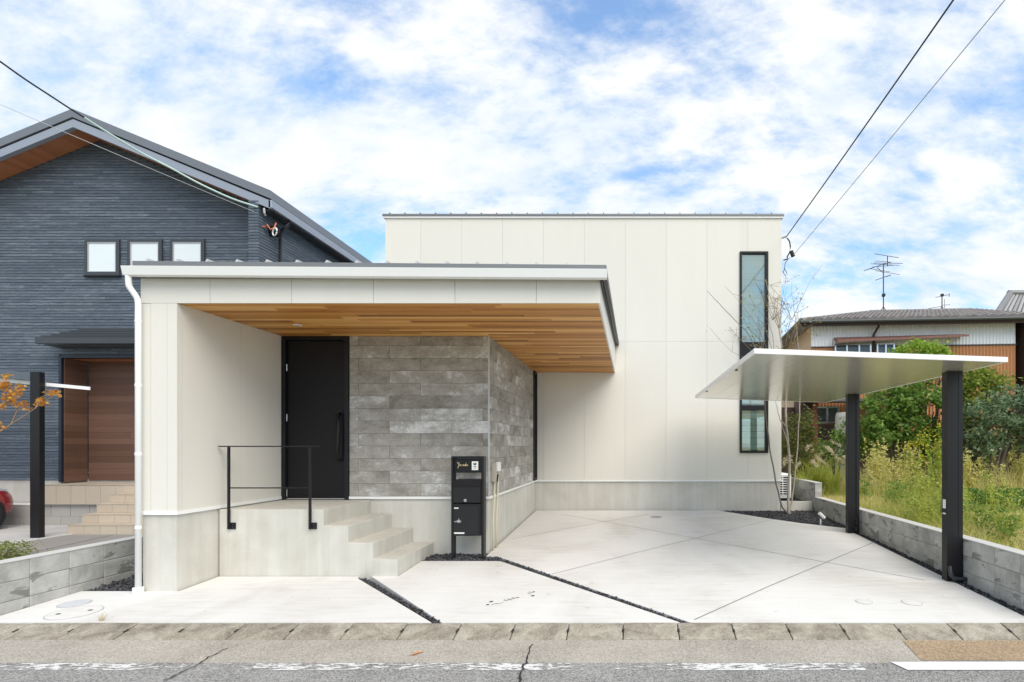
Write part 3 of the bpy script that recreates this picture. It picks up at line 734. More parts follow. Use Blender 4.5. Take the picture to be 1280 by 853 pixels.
# ================================================================== things at the porch
hr = thing('handrail', 'thin black steel handrail with two posts on the porch front', 'handrail', (-4.4, 6.59, .6))
hx0, hx1 = (286.3 - VX) / 103.2, (387.8 - VX) / 103.2
zl = E - 1.005
for x in (hx0, hx1):
    p = MB().box(x - .0125, x + .0125, 6.573, 6.597, zl, 1.64).build('post', mBLACK, hr, bevel=.002)
    br = MB().box(x + .013, x + .072, 6.594, 6.608, zl, zl + .078).build('bracket', mBLACK, p, bevel=.002)
    for zc in (.055, .022): MB().tube([(x + .045, 6.588, zl + zc), (x + .045, 6.600, zl + zc)], .006, 6).build('bolt', mDGREY, br)
MB().box((274.5 - VX) / 103.2, (398.5 - VX) / 103.2, 6.565, 6.605, 1.641, 1.655).build('top_rail', mBLACK, hr, bevel=.002)
MB().box(hx0 + .013, hx1 - .013, 6.580, 6.592, E - .512, E - .498).build('mid_rail', mBLACK, hr)

mx0, mx1, my, mt = -2.466, -2.02, 7.45, 1.512
ms = thing('mailbox_stand', 'black metal mailbox stand with gold name lettering and two boxes', 'mailbox', (-2.24, 7.5, gz(7.5) - .03))
g0 = gz(7.45) - .04
MB().box(mx0, mx0 + .03, my, my + .12, g0, mt).box(mx1 - .035, mx1, my, my + .12, g0, mt).box(mx0 + .03, mx1 - .035, my, my + .12, mt - .028, mt).build('frame', mBLACKP, ms, bevel=.002)
npz = MB().box(mx0 + .055, mx1 - .06, my + .03, my + .05, 1.285, mt - .03).box(mx0 + .031, mx0 + .055, my + .03, my + .10, 1.285, mt - .03).box(mx1 - .06, mx1 - .036, my + .03, my + .10, 1.285, mt - .03).build('name_plate', mBLACKP, ms)
# cursive name
pts_name = [[(0, .8), (.06, 1), (.14, .95), (.14, .6), (.22, .5), (.32, .6), (.38, .95)], [(.38, .95), (.34, .5), (.24, -.1), (.12, -.45), (.08, -.2), (.3, .15)],
    [(.3, .15), (.62, .48), (.5, .42), (.48, .15), (.6, .12), (.66, .42), (.68, .12)], [(.68, .12), (.78, .45), (.80, .12), (.88, .42), (.92, .12), (.99, .42), (1.04, .12)],
    [(1.04, .12), (1.28, .46), (1.16, .42), (1.14, .15), (1.26, .12), (1.30, .42), (1.33, .12)], [(1.33, .12), (1.62, .46), (1.48, .42), (1.46, .15), (1.58, .12), (1.70, .95), (1.66, .12)],
    [(1.66, .12), (1.94, .46), (1.82, .42), (1.80, .15), (1.92, .12), (1.96, .42), (2.0, .12), (2.1, .3)]]
mb = MB(); ox, oz, sc = mx0 + .075, 1.372, .072
for st in pts_name: mb.tube([(ox + a * sc, my + .026, oz + b * sc * .85) for a, b in st], .0032, 5)
mb.build('name_lettering', mGOLD, npz)
sx = mx0 + .275
stk = MB().box(sx, sx + .088, my + .026, my + .030, 1.322, 1.442).build('sticker', mSTIC, npz)
MB().prism([(sx + .02, my + .0245, 1.425), (sx + .035, my + .0245, 1.415), (sx + .053, my + .0245, 1.415), (sx + .068, my + .0245, 1.425), (sx + .062, my + .0245, 1.398), (sx + .044, my + .0245, 1.386), (sx + .026, my + .0245, 1.398)], (0, .002, 0)).box(sx + .022, sx + .066, my + .0245, my + .0262, 1.366, 1.373).box(sx + .026, sx + .062, my + .0245, my + .0262, 1.347, 1.352).build('printed_mark', mBLACK, stk)
b1 = MB().box(mx0 + .031, mx1 - .036, my - .02, my + .26, .875, 1.19).build('letter_box', mBLACKP, ms, bevel=.004)
MB().hexa([(mx0 + .031, my - .028, 1.105), (mx1 - .036, my - .028, 1.105), (mx1 - .036, my - .021, 1.105), (mx0 + .031, my - .021, 1.105), (mx0 + .031, my - .04, 1.187), (mx1 - .036, my - .04, 1.187), (mx1 - .036, my - .021, 1.187), (mx0 + .031, my - .021, 1.187)]).build('flap', mBLACKP, b1, bevel=.003)
MB().box(mx0 + .038, mx1 - .043, my - .026, my - .0205, .882, 1.088).build('door_panel', M('black_box_door', (.015, .0145, .016), .4, spec=.35), b1, bevel=.002)
MB().tube([((582.5 - VX) / 91.3, my - .04, .912), ((582.5 - VX) / 91.3, my - .02, .912)], .02, 16).build('lock', mSILV, b1)
b2 = MB().box(mx0 + .031, mx1 - .036, my - .02, my + .26, .425, .862).build('parcel_box', mBLACKP, ms, bevel=.004)
MB().box(mx0 + .045, mx1 - .065, my - .027, my - .0205, .44, .835).build('door_panel', M('black_parcel_door', (.016, .0155, .017), .4, spec=.35), b2, bevel=.003)
lz = .628; lx = (574.5 - VX) / 91.3
MB().tube([(lx, my - .044, lz), (lx, my - .026, lz)], .021, 14).box(lx - .032, lx + .03, my - .04, my - .0275, lz - .014, lz + .006).tube([(lx, my - .038, lz + .03), (lx, my - .0275, lz + .03)], .006, 8).tube([(lx - .05, my - .038, lz - .006), (lx - .05, my - .0275, lz - .006)], .009, 8).build('latch', mSILV, b2)
MB().box(mx0 + .05, mx0 + .11, my - .030, my - .0275, .798, .812).build('label_strip', mSTIC, b2); MB().box(mx0 + .05, mx0 + .19, my - .030, my - .0275, .455, .474).build('label_strip', mSTIC, b2)

# inspection covers on the drive
def cover(px, py, r, label, holes=True, tint=None, name='inspection_cover'):
    x, y = GP(px, py); z = gz(y) + .003
    t = thing(name, label, 'manhole cover', (x, y, z))
    MB().disc((x, y, z - .01), r - .008, r - .008, .012, 32, slope=.041).build('lid', tint or mDRV, t)
    MB().ring((x, y, z), r - .005, r, .0015, 40, .041).build('rim', mRIM, t)
    if holes:
        mb = MB()
        for a in (.5, 3.64):
            hx_, hy_ = x + math.cos(a) * r * .55, y + math.sin(a) * r * .55
            mb.disc((hx_, hy_, gz(hy_) + .0055), .022, .016, .002, 10, slope=.041)
        mb.build('lifting_hole', mCRACK, t)
    return t
cover(93, 766, .21, 'round white inspection cover with two slots beside left block wall')
cover(93, 755, .13, 'smaller grey inspection cover behind the white slotted one', False, M('grey_lid', (.58, .59, .61), .6, var=.05))
cover(1080, 752.5, .085, 'faint small round cover left of the pair on right drive', False)
cover(1140, 753.5, .10, 'faint larger round cover nearest the front carport post', False)
cover(820, 646.5, .12, 'small grey round cover near the foundation of the main wall', False, M('lid_grey', (.40, .40, .39), .7, var=.05))
# meter cover with marks cast in it, set in the middle slab
x, y = GP(642, 748); z = gz(y)
t = thing('meter_cover', 'concrete filled meter cover with dark stamped marks in middle slab', 'manhole cover', (x, y, z))
def marks(px_list, m):
    for px, py, w_, h_ in px_list:
        a, b = GP(px, py); m.hexa([(a - w_, b - h_ - .3 * w_, gz(b) + .0025), (a + w_, b - h_ + .3 * w_, gz(b) + .0025), (a + w_, b + h_ + .3 * w_, gz(b) + .003), (a - w_, b + h_ - .3 * w_, gz(b) + .003),
                                   (a - w_, b - h_ - .3 * w_, gz(b) + .0045), (a + w_, b - h_ + .3 * w_, gz(b) + .0045), (a + w_, b + h_ + .3 * w_, gz(b) + .005), (a - w_, b + h_ - .3 * w_, gz(b) + .005)])
    return m
marks([(609.6, 756.3, .012, .012), (614, 752.5, .017, .014), (667, 740.4, .012, .012), (666, 745.2, .016, .014)], MB()).build('lifting_hole', mCRACK, t)
marks([(616, 756, .010, .004), (619, 755, .010, .004), (622, 755, .006, .012), (625.5, 755, .008, .004), (628, 754, .006, .003), (630.5, 750.5, .005, .012), (632.5, 751, .008, .008), (634.6, 751, .004, .004), (635.6, 749.4, .008, .006), (637.4, 750, .008, .01), (639, 750.4, .004, .004), (639.8, 748.5, .005, .008), (641.5, 747.6, .004, .012), (641.5, 749, .006, .006),
       (643.5, 748.4, .008, .004), (645.8, 747.4, .009, .01), (648, 747.4, .007, .01), (662, 740.5, .008, .005), (660.5, 742, .01, .004), (664, 741.4, .01, .004), (662.5, 743.4, .007, .004)], MB()).build('stamped_mark', mJOINT, t)
xs = [GP(a, b) for a, b in ((606, 760), (618, 748), (676, 736), (668, 751))]
m = MB()
# ================================================================== right carport
cp = thing('carport', 'white flat roofed carport on two black posts right of the house', 'carport', (3.8, 7.8, .1))
yn, yf = 5.686, 10.95; zl_, zr_ = 2.622, 2.532; xl, xr = 1.304, 3.917; th = .05
zx = lambda x: zl_ + (zr_ - zl_) * (x - xl) / (xr - xl)
mb = MB(); npan = 9; pw = (xr - xl) / npan
for i in range(npan):
    a, b = xl + pw * i + .0015, xl + pw * (i + 1) - .0015
    mb.hexa([(a, yn + .02, zx(a)), (b, yn + .02, zx(b)), (b, yf - .02, zx(b)), (a, yf - .02, zx(a)), (a, yn + .02, zx(a) + .03), (b, yn + .02, zx(b) + .03), (b, yf - .02, zx(b) + .03), (a, yf - .02, zx(a) + .03)])
rp = mb.build('roof_panel', mPANEL, cp)
MB().hexa([(xl, yn + .02, zl_ + .031), (xr, yn + .02, zr_ + .031), (xr, yf - .02, zr_ + .031), (xl, yf - .02, zl_ + .031), (xl, yn + .02, zl_ + .042), (xr, yn + .02, zr_ + .042), (xr, yf - .02, zr_ + .042), (xl, yf - .02, zl_ + .042)]).build('roof_sheet', mDGREY, rp)
mb = MB()
for y0, y1 in ((yn - .004, yn + .018), (yf - .018, yf + .004)):
    mb.hexa([(xl, y0, zl_ - .004), (xr, y0, zr_ - .004), (xr, y1, zr_ - .004), (xl, y1, zl_ - .004), (xl, y0, zl_ + th), (xr, y0, zr_ + th), (xr, y1, zr_ + th), (xl, y1, zl_ + th)])
for x0_, x1_ in ((xl - .02, xl - .001), (xr + .001, xr + .02)):
    mb.box(x0_, x1_, yn - .004, yf + .004, zx(x0_) - .004, zx(x0_) + th)
mb.build('roof_edge', mWHT, rp, bevel=.003)
for yy in (6.9, 9.6): MB().box(xl + .02, xl + .05, yy, yy + .05, zl_ - .012, zl_ - .002).build('clip', mDGREY, rp)
for k, (y0, xa_, xb_) in enumerate(((6.393, 3.712, 3.90), (9.194, 3.665, 3.86))):
    d = .11; zt_ = zx(xb_) - .002; zg = gz(y0) - .05
    # H-shaped aluminium post: two flanges and a web
    p = MB().box(xa_, xa_ + .055, y0, y0 + d, zg, zt_).box(xb_ - .055, xb_, y0, y0 + d, zg, zt_).box(xa_ + .055, xb_ - .055, y0 + (.012 if k else .002), y0 + d - .012, zg, zt_)
    p = p.build('post', mBLACKP, cp, bevel=.003)
    if k == 0:
        MB().box(xa_ - .0025, xa_ - .0005, y0 + .025, y0 + .085, .915, 1.02).build('maker_label', mSTIC, p); MB().box(xa_ - .0025, xa_ - .0005, y0 + .025, y0 + .085, .845, .862).build('maker_label', mSTIC, p)
        MB().tube([(3.72, 6.36, .25), (3.735, 6.35, .14), (3.77, 6.345, .105), (3.85, 6.34, .10), (3.93, 6.345, .10)], [.022, .026, .028, .026, .026], 10).build('drain_hose', M('dark_hose', (.03, .032, .04), .45), p, smooth=True)
    else:
        for zc in (.42, .36, .27, .235): MB().tube([(3.80, y0 + .002, zc), (3.80, y0 - .012, zc)], .014, 8).build('bolt', mDGREY, p)
MB().hexa([(3.70, 6.40, 2.46), (3.70, 6.5, 2.46), (3.70, 9.3, 2.46), (3.69, 6.4, 2.46), (3.70, 6.40, 2.47), (3.70, 6.5, 2.47), (3.70, 9.3, 2.47), (3.69, 6.4, 2.47)]) if False else None
# ================================================================== block walls
def block_wall(name, label, x0, x1, y0, y1, ztop, zbot, face, loc, stepback=None):
    t = thing(name, label, 'wall', loc)
    mb = MB(); mm = MB().box(x0 + .006, x1 - .006, y0 + .004, y1 - .004, zbot, ztop - .006)
    z = ztop; r = 0
    while z > zbot:
        zb_ = max(z - .19, zbot); y = y0
        while y < y1 - .01:
            ye = min(y + .39, y1)
            mb.box(x0 + random.uniform(0, .0015), x1 - random.uniform(0, .0015), y + .003, ye - .003, zb_ + .003, z - .003); y = ye
        z = zb_; r += 1
    mm.build('mortar', mMOR, t); mb.build('blocks', mBLK, t, bevel=.006)
    MB().box(x0 - .003, x1 + .003, y0 - .002, y1, ztop - .002, ztop + .012).build('cap', M('pale_mortar_cap_' + face, (.55, .54, .51), .9, var=.1, vscale=8), t, bevel=.004)
    return t
block_wall('block_wall', 'grey concrete block wall with damp stains beside the right carport', 3.909, 4.06, 5.08, 11.57, .558, -.12, 'a', (3.98, 8, .1))
block_wall('block_wall', 'higher grey block wall beside the air conditioner unit', 3.915, 4.06, 11.575, 18.6, .865, .1, 'b', (3.98, 14, .4))
block_wall('block_wall', 'grey block wall with dark stains between left drive and the neighbour', -6.24, -6.09, 5.12, 18.0, .511, -.12, 'c', (-6.16, 8, .1))
tag(MB().box(3.22, 3.905, 11.70, 11.80, .05, .46).build('low_kerb_wall', mCON, bevel=.006), 'low cast concrete upstand between house corner and block wall', 'kerb wall')
# air conditioner
ac = thing('air_conditioner', 'white outdoor air conditioner with dark grille at house corner', 'air conditioner', (3.48, 12.5, .42))
MB().box(3.30, 3.65, 12.40, 13.1, .46, 1.02).build('casing', mWHT, ac, bevel=.02)
mb = MB().box(3.32, 3.575, 12.392, 12.402, .53, .98); gr = mb.build('grille', mDVOID, ac)
mb = MB()
for k in range(9): mb.box(3.315, 3.58, 12.384, 12.394, .53 + .053 * k, .546 + .053 * k)
for x in (3.315, 3.445, 3.57): mb.box(x, x + .014, 12.380, 12.392, .525, .985)
mb.build('louvre', mWHT, gr)
for yy in (12.5, 12.95): MB().box(3.31, 3.64, yy, yy + .08, .42, .46).build('foot', mDGREY, ac)
# garden spotlight
gl = thing('garden_spotlight', 'small white spike spotlight tilted in the dark gravel bed', 'spotlight', (GP(1027, 655)[0], GP(1027, 655)[1], .22))
x, y = GP(1027, 655); z = gz(y)
MB().tube([(x - .02, y, z - .05), (x - .02, y, z + .09)], .014, 8).build('spike', mWHT, gl)
MB().tube([(x - .05, y - .01, z + .20), (x + .055, y + .01, z + .105)], .032, 14).build('lamp_head', mWHT, gl)

# ================================================================== LEFT HOUSE
NH = thing('slate_house', 'dark slate blue gabled house with russet soffit on the left', 'house', (-11.15, 11.4, .04))
ZW, ZR = 11.4, 10.84; sW = F / ZW; sR = F / ZR
ax, az = (90 - VX) / sR, E + (VY - 136) / sR
ex, ez = (338 - VX) / sR, E + (VY - 238) / sR
lx = 2 * ax - ex; pit = (az - ez) / (ex - ax)
zs = E + (VY - 600) / sW
xi, xo = -7.64, -7.45
zroof = lambda x: az - abs(x - ax) * pit
px0, px1, pz1 = (75 - VX) / sW, -9.9, E + (VY - 446.5) / sW
lo = lx + .24
# gable wall in pieces round the recess
def gpoly(xs, zb_): return [(x, ZW, zb_) for x in xs]
mb = MB()
mb.prism([(lo, ZW, zs), (px0, ZW, zs), (px0, ZW, zroof(px0) - .3), (ax, ZW, az - .3) if ax < px0 else (px0, ZW, zroof(px0) - .3), (lo, ZW, zroof(lo) - .3)][:5] if False else [(lo, ZW, zs), (px0, ZW, zs), (px0, ZW, zroof(px0) - .3), (lo, ZW, zroof(lo) - .3)], (0, .12, 0))
mb.prism([(px0 + .0005, ZW, pz1), (px1, ZW, pz1), (px1, ZW, zroof(px1) - .3), (ax, ZW, az - .3), (px0 + .0005, ZW, zroof(px0) - .3)], (0, .12, 0))
mb.prism([(px1 + .0005, ZW, zs), (xi, ZW, zs), (xi, ZW, zroof(xi) - .3), (px1 + .0005, ZW, zroof(px1) - .3)], (0, .12, 0))
mb.build('gable_wall', mSLTB, NH)
def course(mb, pieces, z0, z1, fn):                   # one siding course: proud lower lip, set back top, random lengths
    for a, b in pieces:
        x = a - random.uniform(0, .6)
        while x < b:
            ln = random.uniform(.35, 1.5); p, q = max(x, a), min(x + ln, b); x += ln
            if q - p < .01: continue
            d = .011 + random.uniform(-.003, .004); e = d * random.uniform(.45, .8)
            mb.hexa([fn(p, -d, z0), fn(q, -d, z0), fn(q, .0, z0), fn(p, .0, z0), fn(p, -e, z1 - .011), fn(q, -e, z1 - .011), fn(q, .0, z1 - .004), fn(p, .0, z1 - .004)])
mb = MB(); ms = MB(); mf = MB(); z = zs; rh = .060
while z < az - .4:
    z1 = z + rh; half = (az - .3 - z1) / pit
    a, b = max(lo, ax - half), min(xi, ax + half)
    if z1 < pz1 + .03: pc = [(a, px0), (px1, b)]
    elif z < pz1 + .03: pc = [(a, px0), (px1, b)]
    else: pc = [(a, b)]
    course(mb, [p for p in pc if p[1] - p[0] > .02], z, z1, lambda u_, d, zz: (u_, ZW + d, zz))
    if z1 < zroof(xo) - .25:
        course(ms, [(ZR + .031, ZR + 8.9)], z, z1, lambda u_, d, zz: (xo - d, u_, zz))
        mf.hexa([(xi, ZR + .016, z), (xo + .012, ZR + .016, z), (xo + .012, ZR + .03, z), (xi, ZR + .03, z), (xi, ZR + .022, z1 - .010), (xo + .008, ZR + .022, z1 - .010), (xo + .008, ZR + .03, z1 - .004), (xi, ZR + .03, z1 - .004)])
    z = z1
mb.build('siding', mSLT, NH); ms.build('siding', mSLT, NH); mf.build('siding', mSLT, NH)
MB().prism([(xi + .001, ZR + .03, zs), (xo, ZR + .03, zs), (xo, ZR + .03, zroof(xo) - .22), (xi + .001, ZR + .03, zroof(xi) - .22)], (0, 9.0, 0)).build('side_wall', mSLTB, NH)
MB().prism([(lo - .19, ZR + .03, zs), (lo - .001, ZR + .03, zs), (lo - .001, ZR + .03, zroof(lo) - .22), (lo - .19, ZR + .03, zroof(lo - .19) - .22)], (0, 9.0, 0)).build('side_wall', mSLTB, NH)
MB().box(lo, px0 - .005, ZW - .03 + .05, ZW + 8, -.1, zs - .003).box(px0 - .004, xi, ZW + .52, ZW + 8, -.1, zs).box(xi, xo - .02, ZR + .05, ZW + 8, -.1, zs - .003).build('foundation', mCON, NH)
# roof slabs: upper metal and lower fascia band with a shadow gap
RT = None
for (dz0, dz1, inset, mat, nm) in ((0, .165, 0, mVERGE, 'roof'), (.195, .355, .02, mVERGL, 'verge_fascia')):
    m = MB()
    for sgn, xe in ((1, ex), (-1, lx)):
        m.prism([(ax, ZR + inset, az - dz0), (xe - sgn * inset, ZR + inset, zroof(xe) - dz0), (xe - sgn * inset, ZR + inset, zroof(xe) - dz1), (ax, ZR + inset, az - dz1)], (0, 9.6 if nm == 'roof' else .09, 0))
    o = m.build(nm, mat, NH)
    if nm == 'roof': RT = o
m = MB()
for sgn, xe in ((1, ex), (-1, lx)):
    m.prism([(ax, ZR + .035, az - .164), (xe - sgn * .04, ZR + .035, zroof(xe) - .164), (xe - sgn * .04, ZR + .035, zroof(xe) - .21), (ax, ZR + .035, az - .21)], (0, 9.4, 0))
m.build('roof_core', mDVOID, RT)
m = MB()
for sgn, xe in ((1, xi), (-1, lo)):
    x = ax; k = 0
    while (x - xe) * sgn < -.001:
        x1 = x + sgn * .1
        if (x1 - xe) * sgn > 0: x1 = xe
        m.prism([(x, ZR + .112, zroof(x) - .30), (x1 - sgn * .003, ZR + .112, zroof(x1) - .30), (x1 - sgn * .003, ZR + .112, zroof(x1) - .315), (x, ZR + .112, zroof(x) - .315)], (0, ZW - ZR - .114, 0)); x = x1
m.build('soffit', mRWOOD, NH)
# eave fascia and gutter on the right side
MB().box(ex - .06, ex + .015, ZR + .02, ZR + 9.5, ez - .34, ez - .18).build('eave_gutter', mVERGL, NH, bevel=.01)
MB().box(xo + .002, ex - .062, ZR + .1, ZR + 9.4, ez - .36, ez - .34).build('eave_soffit', mDGREY, NH)
yd = .5 * (ZR + 9) ; 
dpx = xo + .06; dpy = dpx / ((351 - VX) / F)
MB().tube([(ex - .02, dpy, ez - .34), (ex - .03, dpy, ez - .44), (dpx + .01, dpy, ez - .56), (dpx, dpy, ez - .7), (dpx, dpy, 0.04)], .035, 10).build('downpipe', mDGREY, NH, smooth=True)
# three small windows
for a in (108.5, 161.5, 214.5):
    x0, x1 = (a - VX) / sW, (a + 43 - VX) / sW; z1, z0 = E + (VY - 300) / sW, E + (VY - 345) / sW
    w = MB().box(x0, x0 + .075, ZW - .05, ZW + .05, z0, z1).box(x1 - .075, x1, ZW - .05, ZW + .05, z0, z1).box(x0 + .075, x1 - .075, ZW - .05, ZW + .05, z1 - .075, z1).box(x0 + .075, x1 - .075, ZW - .05, ZW + .05, z0, z0 + .075).build('window', mDGREY, NH, bevel=.004)
    MB().box(x0 + .068, x1 - .068, ZW - .054, ZW - .03, z0 + .068, z0 + .08).box(x0 + .068, x1 - .068, ZW - .054, ZW - .03, z1 - .08, z1 - .068).box(x0 + .068, x0 + .08, ZW - .054, ZW - .03, z0 + .08, z1 - .08).box(x1 - .08, x1 - .068, ZW - .054, ZW - .03, z0 + .08, z1 - .08).build('inner_frame', M('pale_sash', (.4, .41, .42), .4), w)
    MB().box(x0 + .08, x1 - .08, ZW - .035, ZW - .028, z0 + .08, z1 - .08).build('pane', mSKYGL, w)
    MB().box(x0 - .02, x1 + .02, ZW - .06, ZW - .001, z0 - .03, z0 - .002).build('sill', mBLACK, w)
# recessed entrance lined with walnut boards
zf_ = .90; dep = .5
mb = MB(); z = zf_
while z < pz1 - .02:
    z1 = min(z + .132, pz1 - .02); x = px0 + .1
    while x < px1 - .02:
        x1 = min(x + random.uniform(.8, 1.8), px1 - .02); mb.box(x, x1 - .001, ZW + dep, ZW + dep + .02, z + .0015, z1 - .0015); x = x1
    mb.box(px0 + .06, px0 + .08, ZW + .02, ZW + dep, z + .0015, z1 - .0015); z = z1
mb.build('entrance_boards', mDWOOD, NH)
MB().box(px0 - .0, px0 + .058, ZW - .03, ZW + .14, zf_ + .0, pz1).box(px0 + .058, px1, ZW - .03, ZW + .14, pz1 - .02, pz1 + .03).build('entrance_frame', M('navy_frame', (.012, .018, .034), .4), NH)
MB().box(px0 + .08, px1, ZW + .14, ZW + dep, pz1 - .02, pz1).build('entrance_ceiling', mRWOOD, NH)
# canopy over the entrance
cz0, cz1 = E + (VY - 430) / F * 11.0, E + (VY - 422) / F * 11.0
c0 = (45 - VX) / F * 11.0; cb = E + (VY - 409) / sW
mb = MB()
for k in range(5):
    t0, t1 = k / 5, (k + 1) / 5; ya, yb = 11.03 + t0 * .37, 11.03 + t1 * .37; za_, zb2 = cz1 + .02 + t0 * (cb - cz1 - .04), cz1 + .02 + t1 * (cb - cz1 - .04)
    xa_ = c0 + .06 + .55 * t0
    mb.hexa([(xa_, ya, za_), (-9.2, ya, za_), (-9.2, ZW - .002, za_), (xa_ + .11, ZW - .002, za_), (xa_, ya, za_ + .03), (-9.2, ya, za_ + .03), (-9.2, ZW - .002, zb2), (xa_ + .11, ZW - .002, zb2)])
cn = mb.build('canopy_roof', mDGREY, NH)
MB().box(c0, -9.2, 10.97, 11.05, cz0, cz1).build('canopy_gutter', mDGREY, cn, bevel=.008)
MB().box(c0 + .1, -9.2, 11.06, ZW - .002, cz0 - .02, cz0 + .0).build('canopy_soffit', mDGREY, cn)
# cable entry gear on the side wall corner
q = P(342, 272, 11.2)
MB().tube([(xo + .003, 11.25, 6.10), (xo + .14, 11.2, 6.05)], .10, 14).build('cable_box', mBLACK, NH, smooth=True)
MB().tube([(xo + .05, 11.0, 6.32), (xo + .1, 10.9, 6.33), (xo + .12, 10.86, 6.40)], .018, 8).build('cable_hook', mWHT, NH)
mb = MB(); rp_ = [P(321, 281, 10.95), P(331, 284, 11.0), P(334, 281, 11.0), P(338, 287, 11.0), P(343, 285, 11.05), P(345, 279, 11.1)]
mb.tube(rp_, .014, 6).build('cable_tail', mCORD, NH)
cc = P(343.5, 290, 11.0); mb = MB()
mb.tube([(cc.x + .075 * math.cos(a), cc.y - .05 * math.cos(a), cc.z + .075 * math.sin(a)) for a in np.linspace(0, 2 * math.pi, 19)], .014, 6, False).build('cable_coil', mWHT, NH)
# block base under the house and landing with steps
zbw = E + (VY - 631) / F * 11.1
bw = thing('block_planter_wall', 'low pale block retaining wall in front of the slate house', 'wall', (-12, 11.1, .04))
mb = MB()
for r_ in range(2):
    x = -16.0 + (.2 if r_ else 0)
    while x < -10.28: mb.box(x + .003, min(x + .39, -10.27), 11.1, 11.22, .0 + .222 * r_, .22 + .222 * r_); x += .396
mb.build('blocks', M('pale_block', (.42, .40, .37), .9, island=.06, var=.1, bump=.2), bw, bevel=.004)
MB().box(-16, -10.27, 11.09, 11.36, .446, .462).build('cap', mWHT, bw)
MB().box(-16, -10.27, 11.12, 11.35, 0, .445).build('mortar', mMOR, bw)
es = thing('tiled_steps', 'beige tiled entrance steps and landing of the slate house', 'steps', (-9.6, 10.5, .04))
mb = MB()
def tiles_front(mb, x0, x1, y, z0, z1, w_, off=0):
    x = x0 - off
    while x < x1:
        a, b = max(x, x0), min(x + w_, x1)
        if b - a > .01: mb.box(a + .003, b - .003, y, y + .01, z0 + .003, z1 - .003)
        x += w_
def tiles_top(mb, x0, x1, y0, y1, z, w_):
    x = x0
    while x < x1:
        y = y0
        while y < y1 - .01: mb.box(x + .003, min(x + w_, x1) - .003, y + .003, min(y + w_, y1) - .003, z - .01, z); y += w_
        x += w_
base = MB(); zz0 = .04; rs = (.866 - .04) / 5
for k in range(5):
    y0 = 9.95 + .265 * k; xs_ = -10.31 + .006 * k; zt_ = zz0 + rs * (k + 1)
    tiles_front(mb, xs_, -7.7, y0, zt_ - rs + (0 if k else -.03), zt_ - .012, .30, .0 if k % 2 else .0)
    tiles_top(mb, xs_ - .006, -7.7, y0 - .008, y0 + .275, zt_, .30)
    base.box(xs_ + .004, -7.71, y0 + .01, 11.3, -.05, zt_ - .011)
tiles_front(mb, -11.95, -10.29, 11.02, .468, .854, .30)
tiles_top(mb, -11.96, -7.7, 11.01, ZW + dep - .02, .868, .30)
base.box(-11.94, -10.29, 11.03, ZW + dep - .03, .464, .856); base.box(-10.3, -7.72, 11.03, ZW + dep - .03, .0, .856)
mb.build('tile', mBTILE, es); base.build('core', M('tile_grout_dark', (.2, .18, .15), .9), es)

# ================================================================== LEFT CARPORT
lc = thing('carport', 'slim white carport roof on black post beside the red car', 'carport', (-10.2, 9.5, .04))
x0, x1 = (37.3 - VX) / F * 9.5, (49.2 - VX) / F * 9.5; zt_ = E + (VY - 465) / F * 9.5
MB().box(x0, x1, 9.5, 9.592, .0, zt_).build('post', mBLACKP, lc, bevel=.004)
MB().hexa([(-14.0, 9.52, 3.13), (x0 - .001, 9.52, 2.80), (x0 - .001, 9.58, 2.80), (-14, 9.58, 3.13), (-14, 9.52, 3.24), (x0 - .001, 9.52, 2.94), (x0 - .001, 9.58, 2.94), (-14, 9.58, 3.24)]).build('beam', M('grey_beam', (.11, .13, .155), .4, metal=.2), lc, bevel=.004)
za_, zb2 = 2.82 + .26, 2.645
MB().hexa([(-14, 9.64, 3.06), (-9.60, 9.64, zb2), (-10.3, 10.3, zb2 + .066), (-14, 10.3, 3.06), (-14, 9.64, 3.11), (-9.60, 9.64, zb2 + .045), (-10.3, 10.3, zb2 + .111), (-14, 10.3, 3.11)]).build('roof_panel', mPANEL, lc)
MB().hexa([(-14, 9.62, 3.058), (-9.58, 9.62, zb2 - .002), (-9.58, 9.638, zb2 - .002), (-14, 9.638, 3.058), (-14, 9.62, 3.122), (-9.58, 9.62, zb2 + .056), (-9.58, 9.638, zb2 + .056), (-14, 9.638, 3.122)]).build('roof_edge', mWHT, lc)
MB().box(-13.9, -13.73, 9.5, 9.592, .0, 3.05).build('post', mBLACKP, lc, bevel=.004)

# ================================================================== RED CAR (nose to the right)
cx, cy, zg = 0.0, -.84, .05                             # modelled nose to +x, then turned nose to the slate house
CARX, CARY = -12.93, 10.90
class CMB(MB):
    def build(s, *a, **k):
        s.v = [(CARX - y, CARY + x, z) for x, y, z in s.v]; return MB.build(s, *a, **k)
car = thing('parked_car', 'red hatchback parked beside the slate house at the left edge', 'car', (CARX, CARY - 1.8, zg))
prof = [(0.00, .26, .62), (-.06, .22, .70), (-.22, .20, .82), (-.55, .2, .93), (-1.0, .2, 1.01), (-1.5, .2, 1.04), (-2.4, .2, 1.05), (-3.2, .2, 1.05), (-3.55, .22, 1.0), (-3.7, .30, .85)]
wid = [.52, .66, .76, .81, .83, .835, .835, .83, .80, .72]
mb = CMB(); ns = 14; b0 = 0
for (dx_, z0, z1), w_ in zip(prof, wid):
    for k in range(ns):
        a = 2 * math.pi * (k + .5) / ns; ca, sa = math.cos(a), math.sin(a)
        yy = math.copysign(abs(ca) ** .45, ca) * w_; zz_ = math.copysign(abs(sa) ** .55, sa)
        mb.v.append((cx + dx_ + (.03 * (abs(ca) ** 2) * 0), cy + .84 + yy, zg + (z0 + z1) / 2 + zz_ * (z1 - z0) / 2))
for i in range(len(prof) - 1):
    for k in range(ns): mb.f.append((i * ns + k, i * ns + (k + 1) % ns, (i + 1) * ns + (k + 1) % ns, (i + 1) * ns + k))
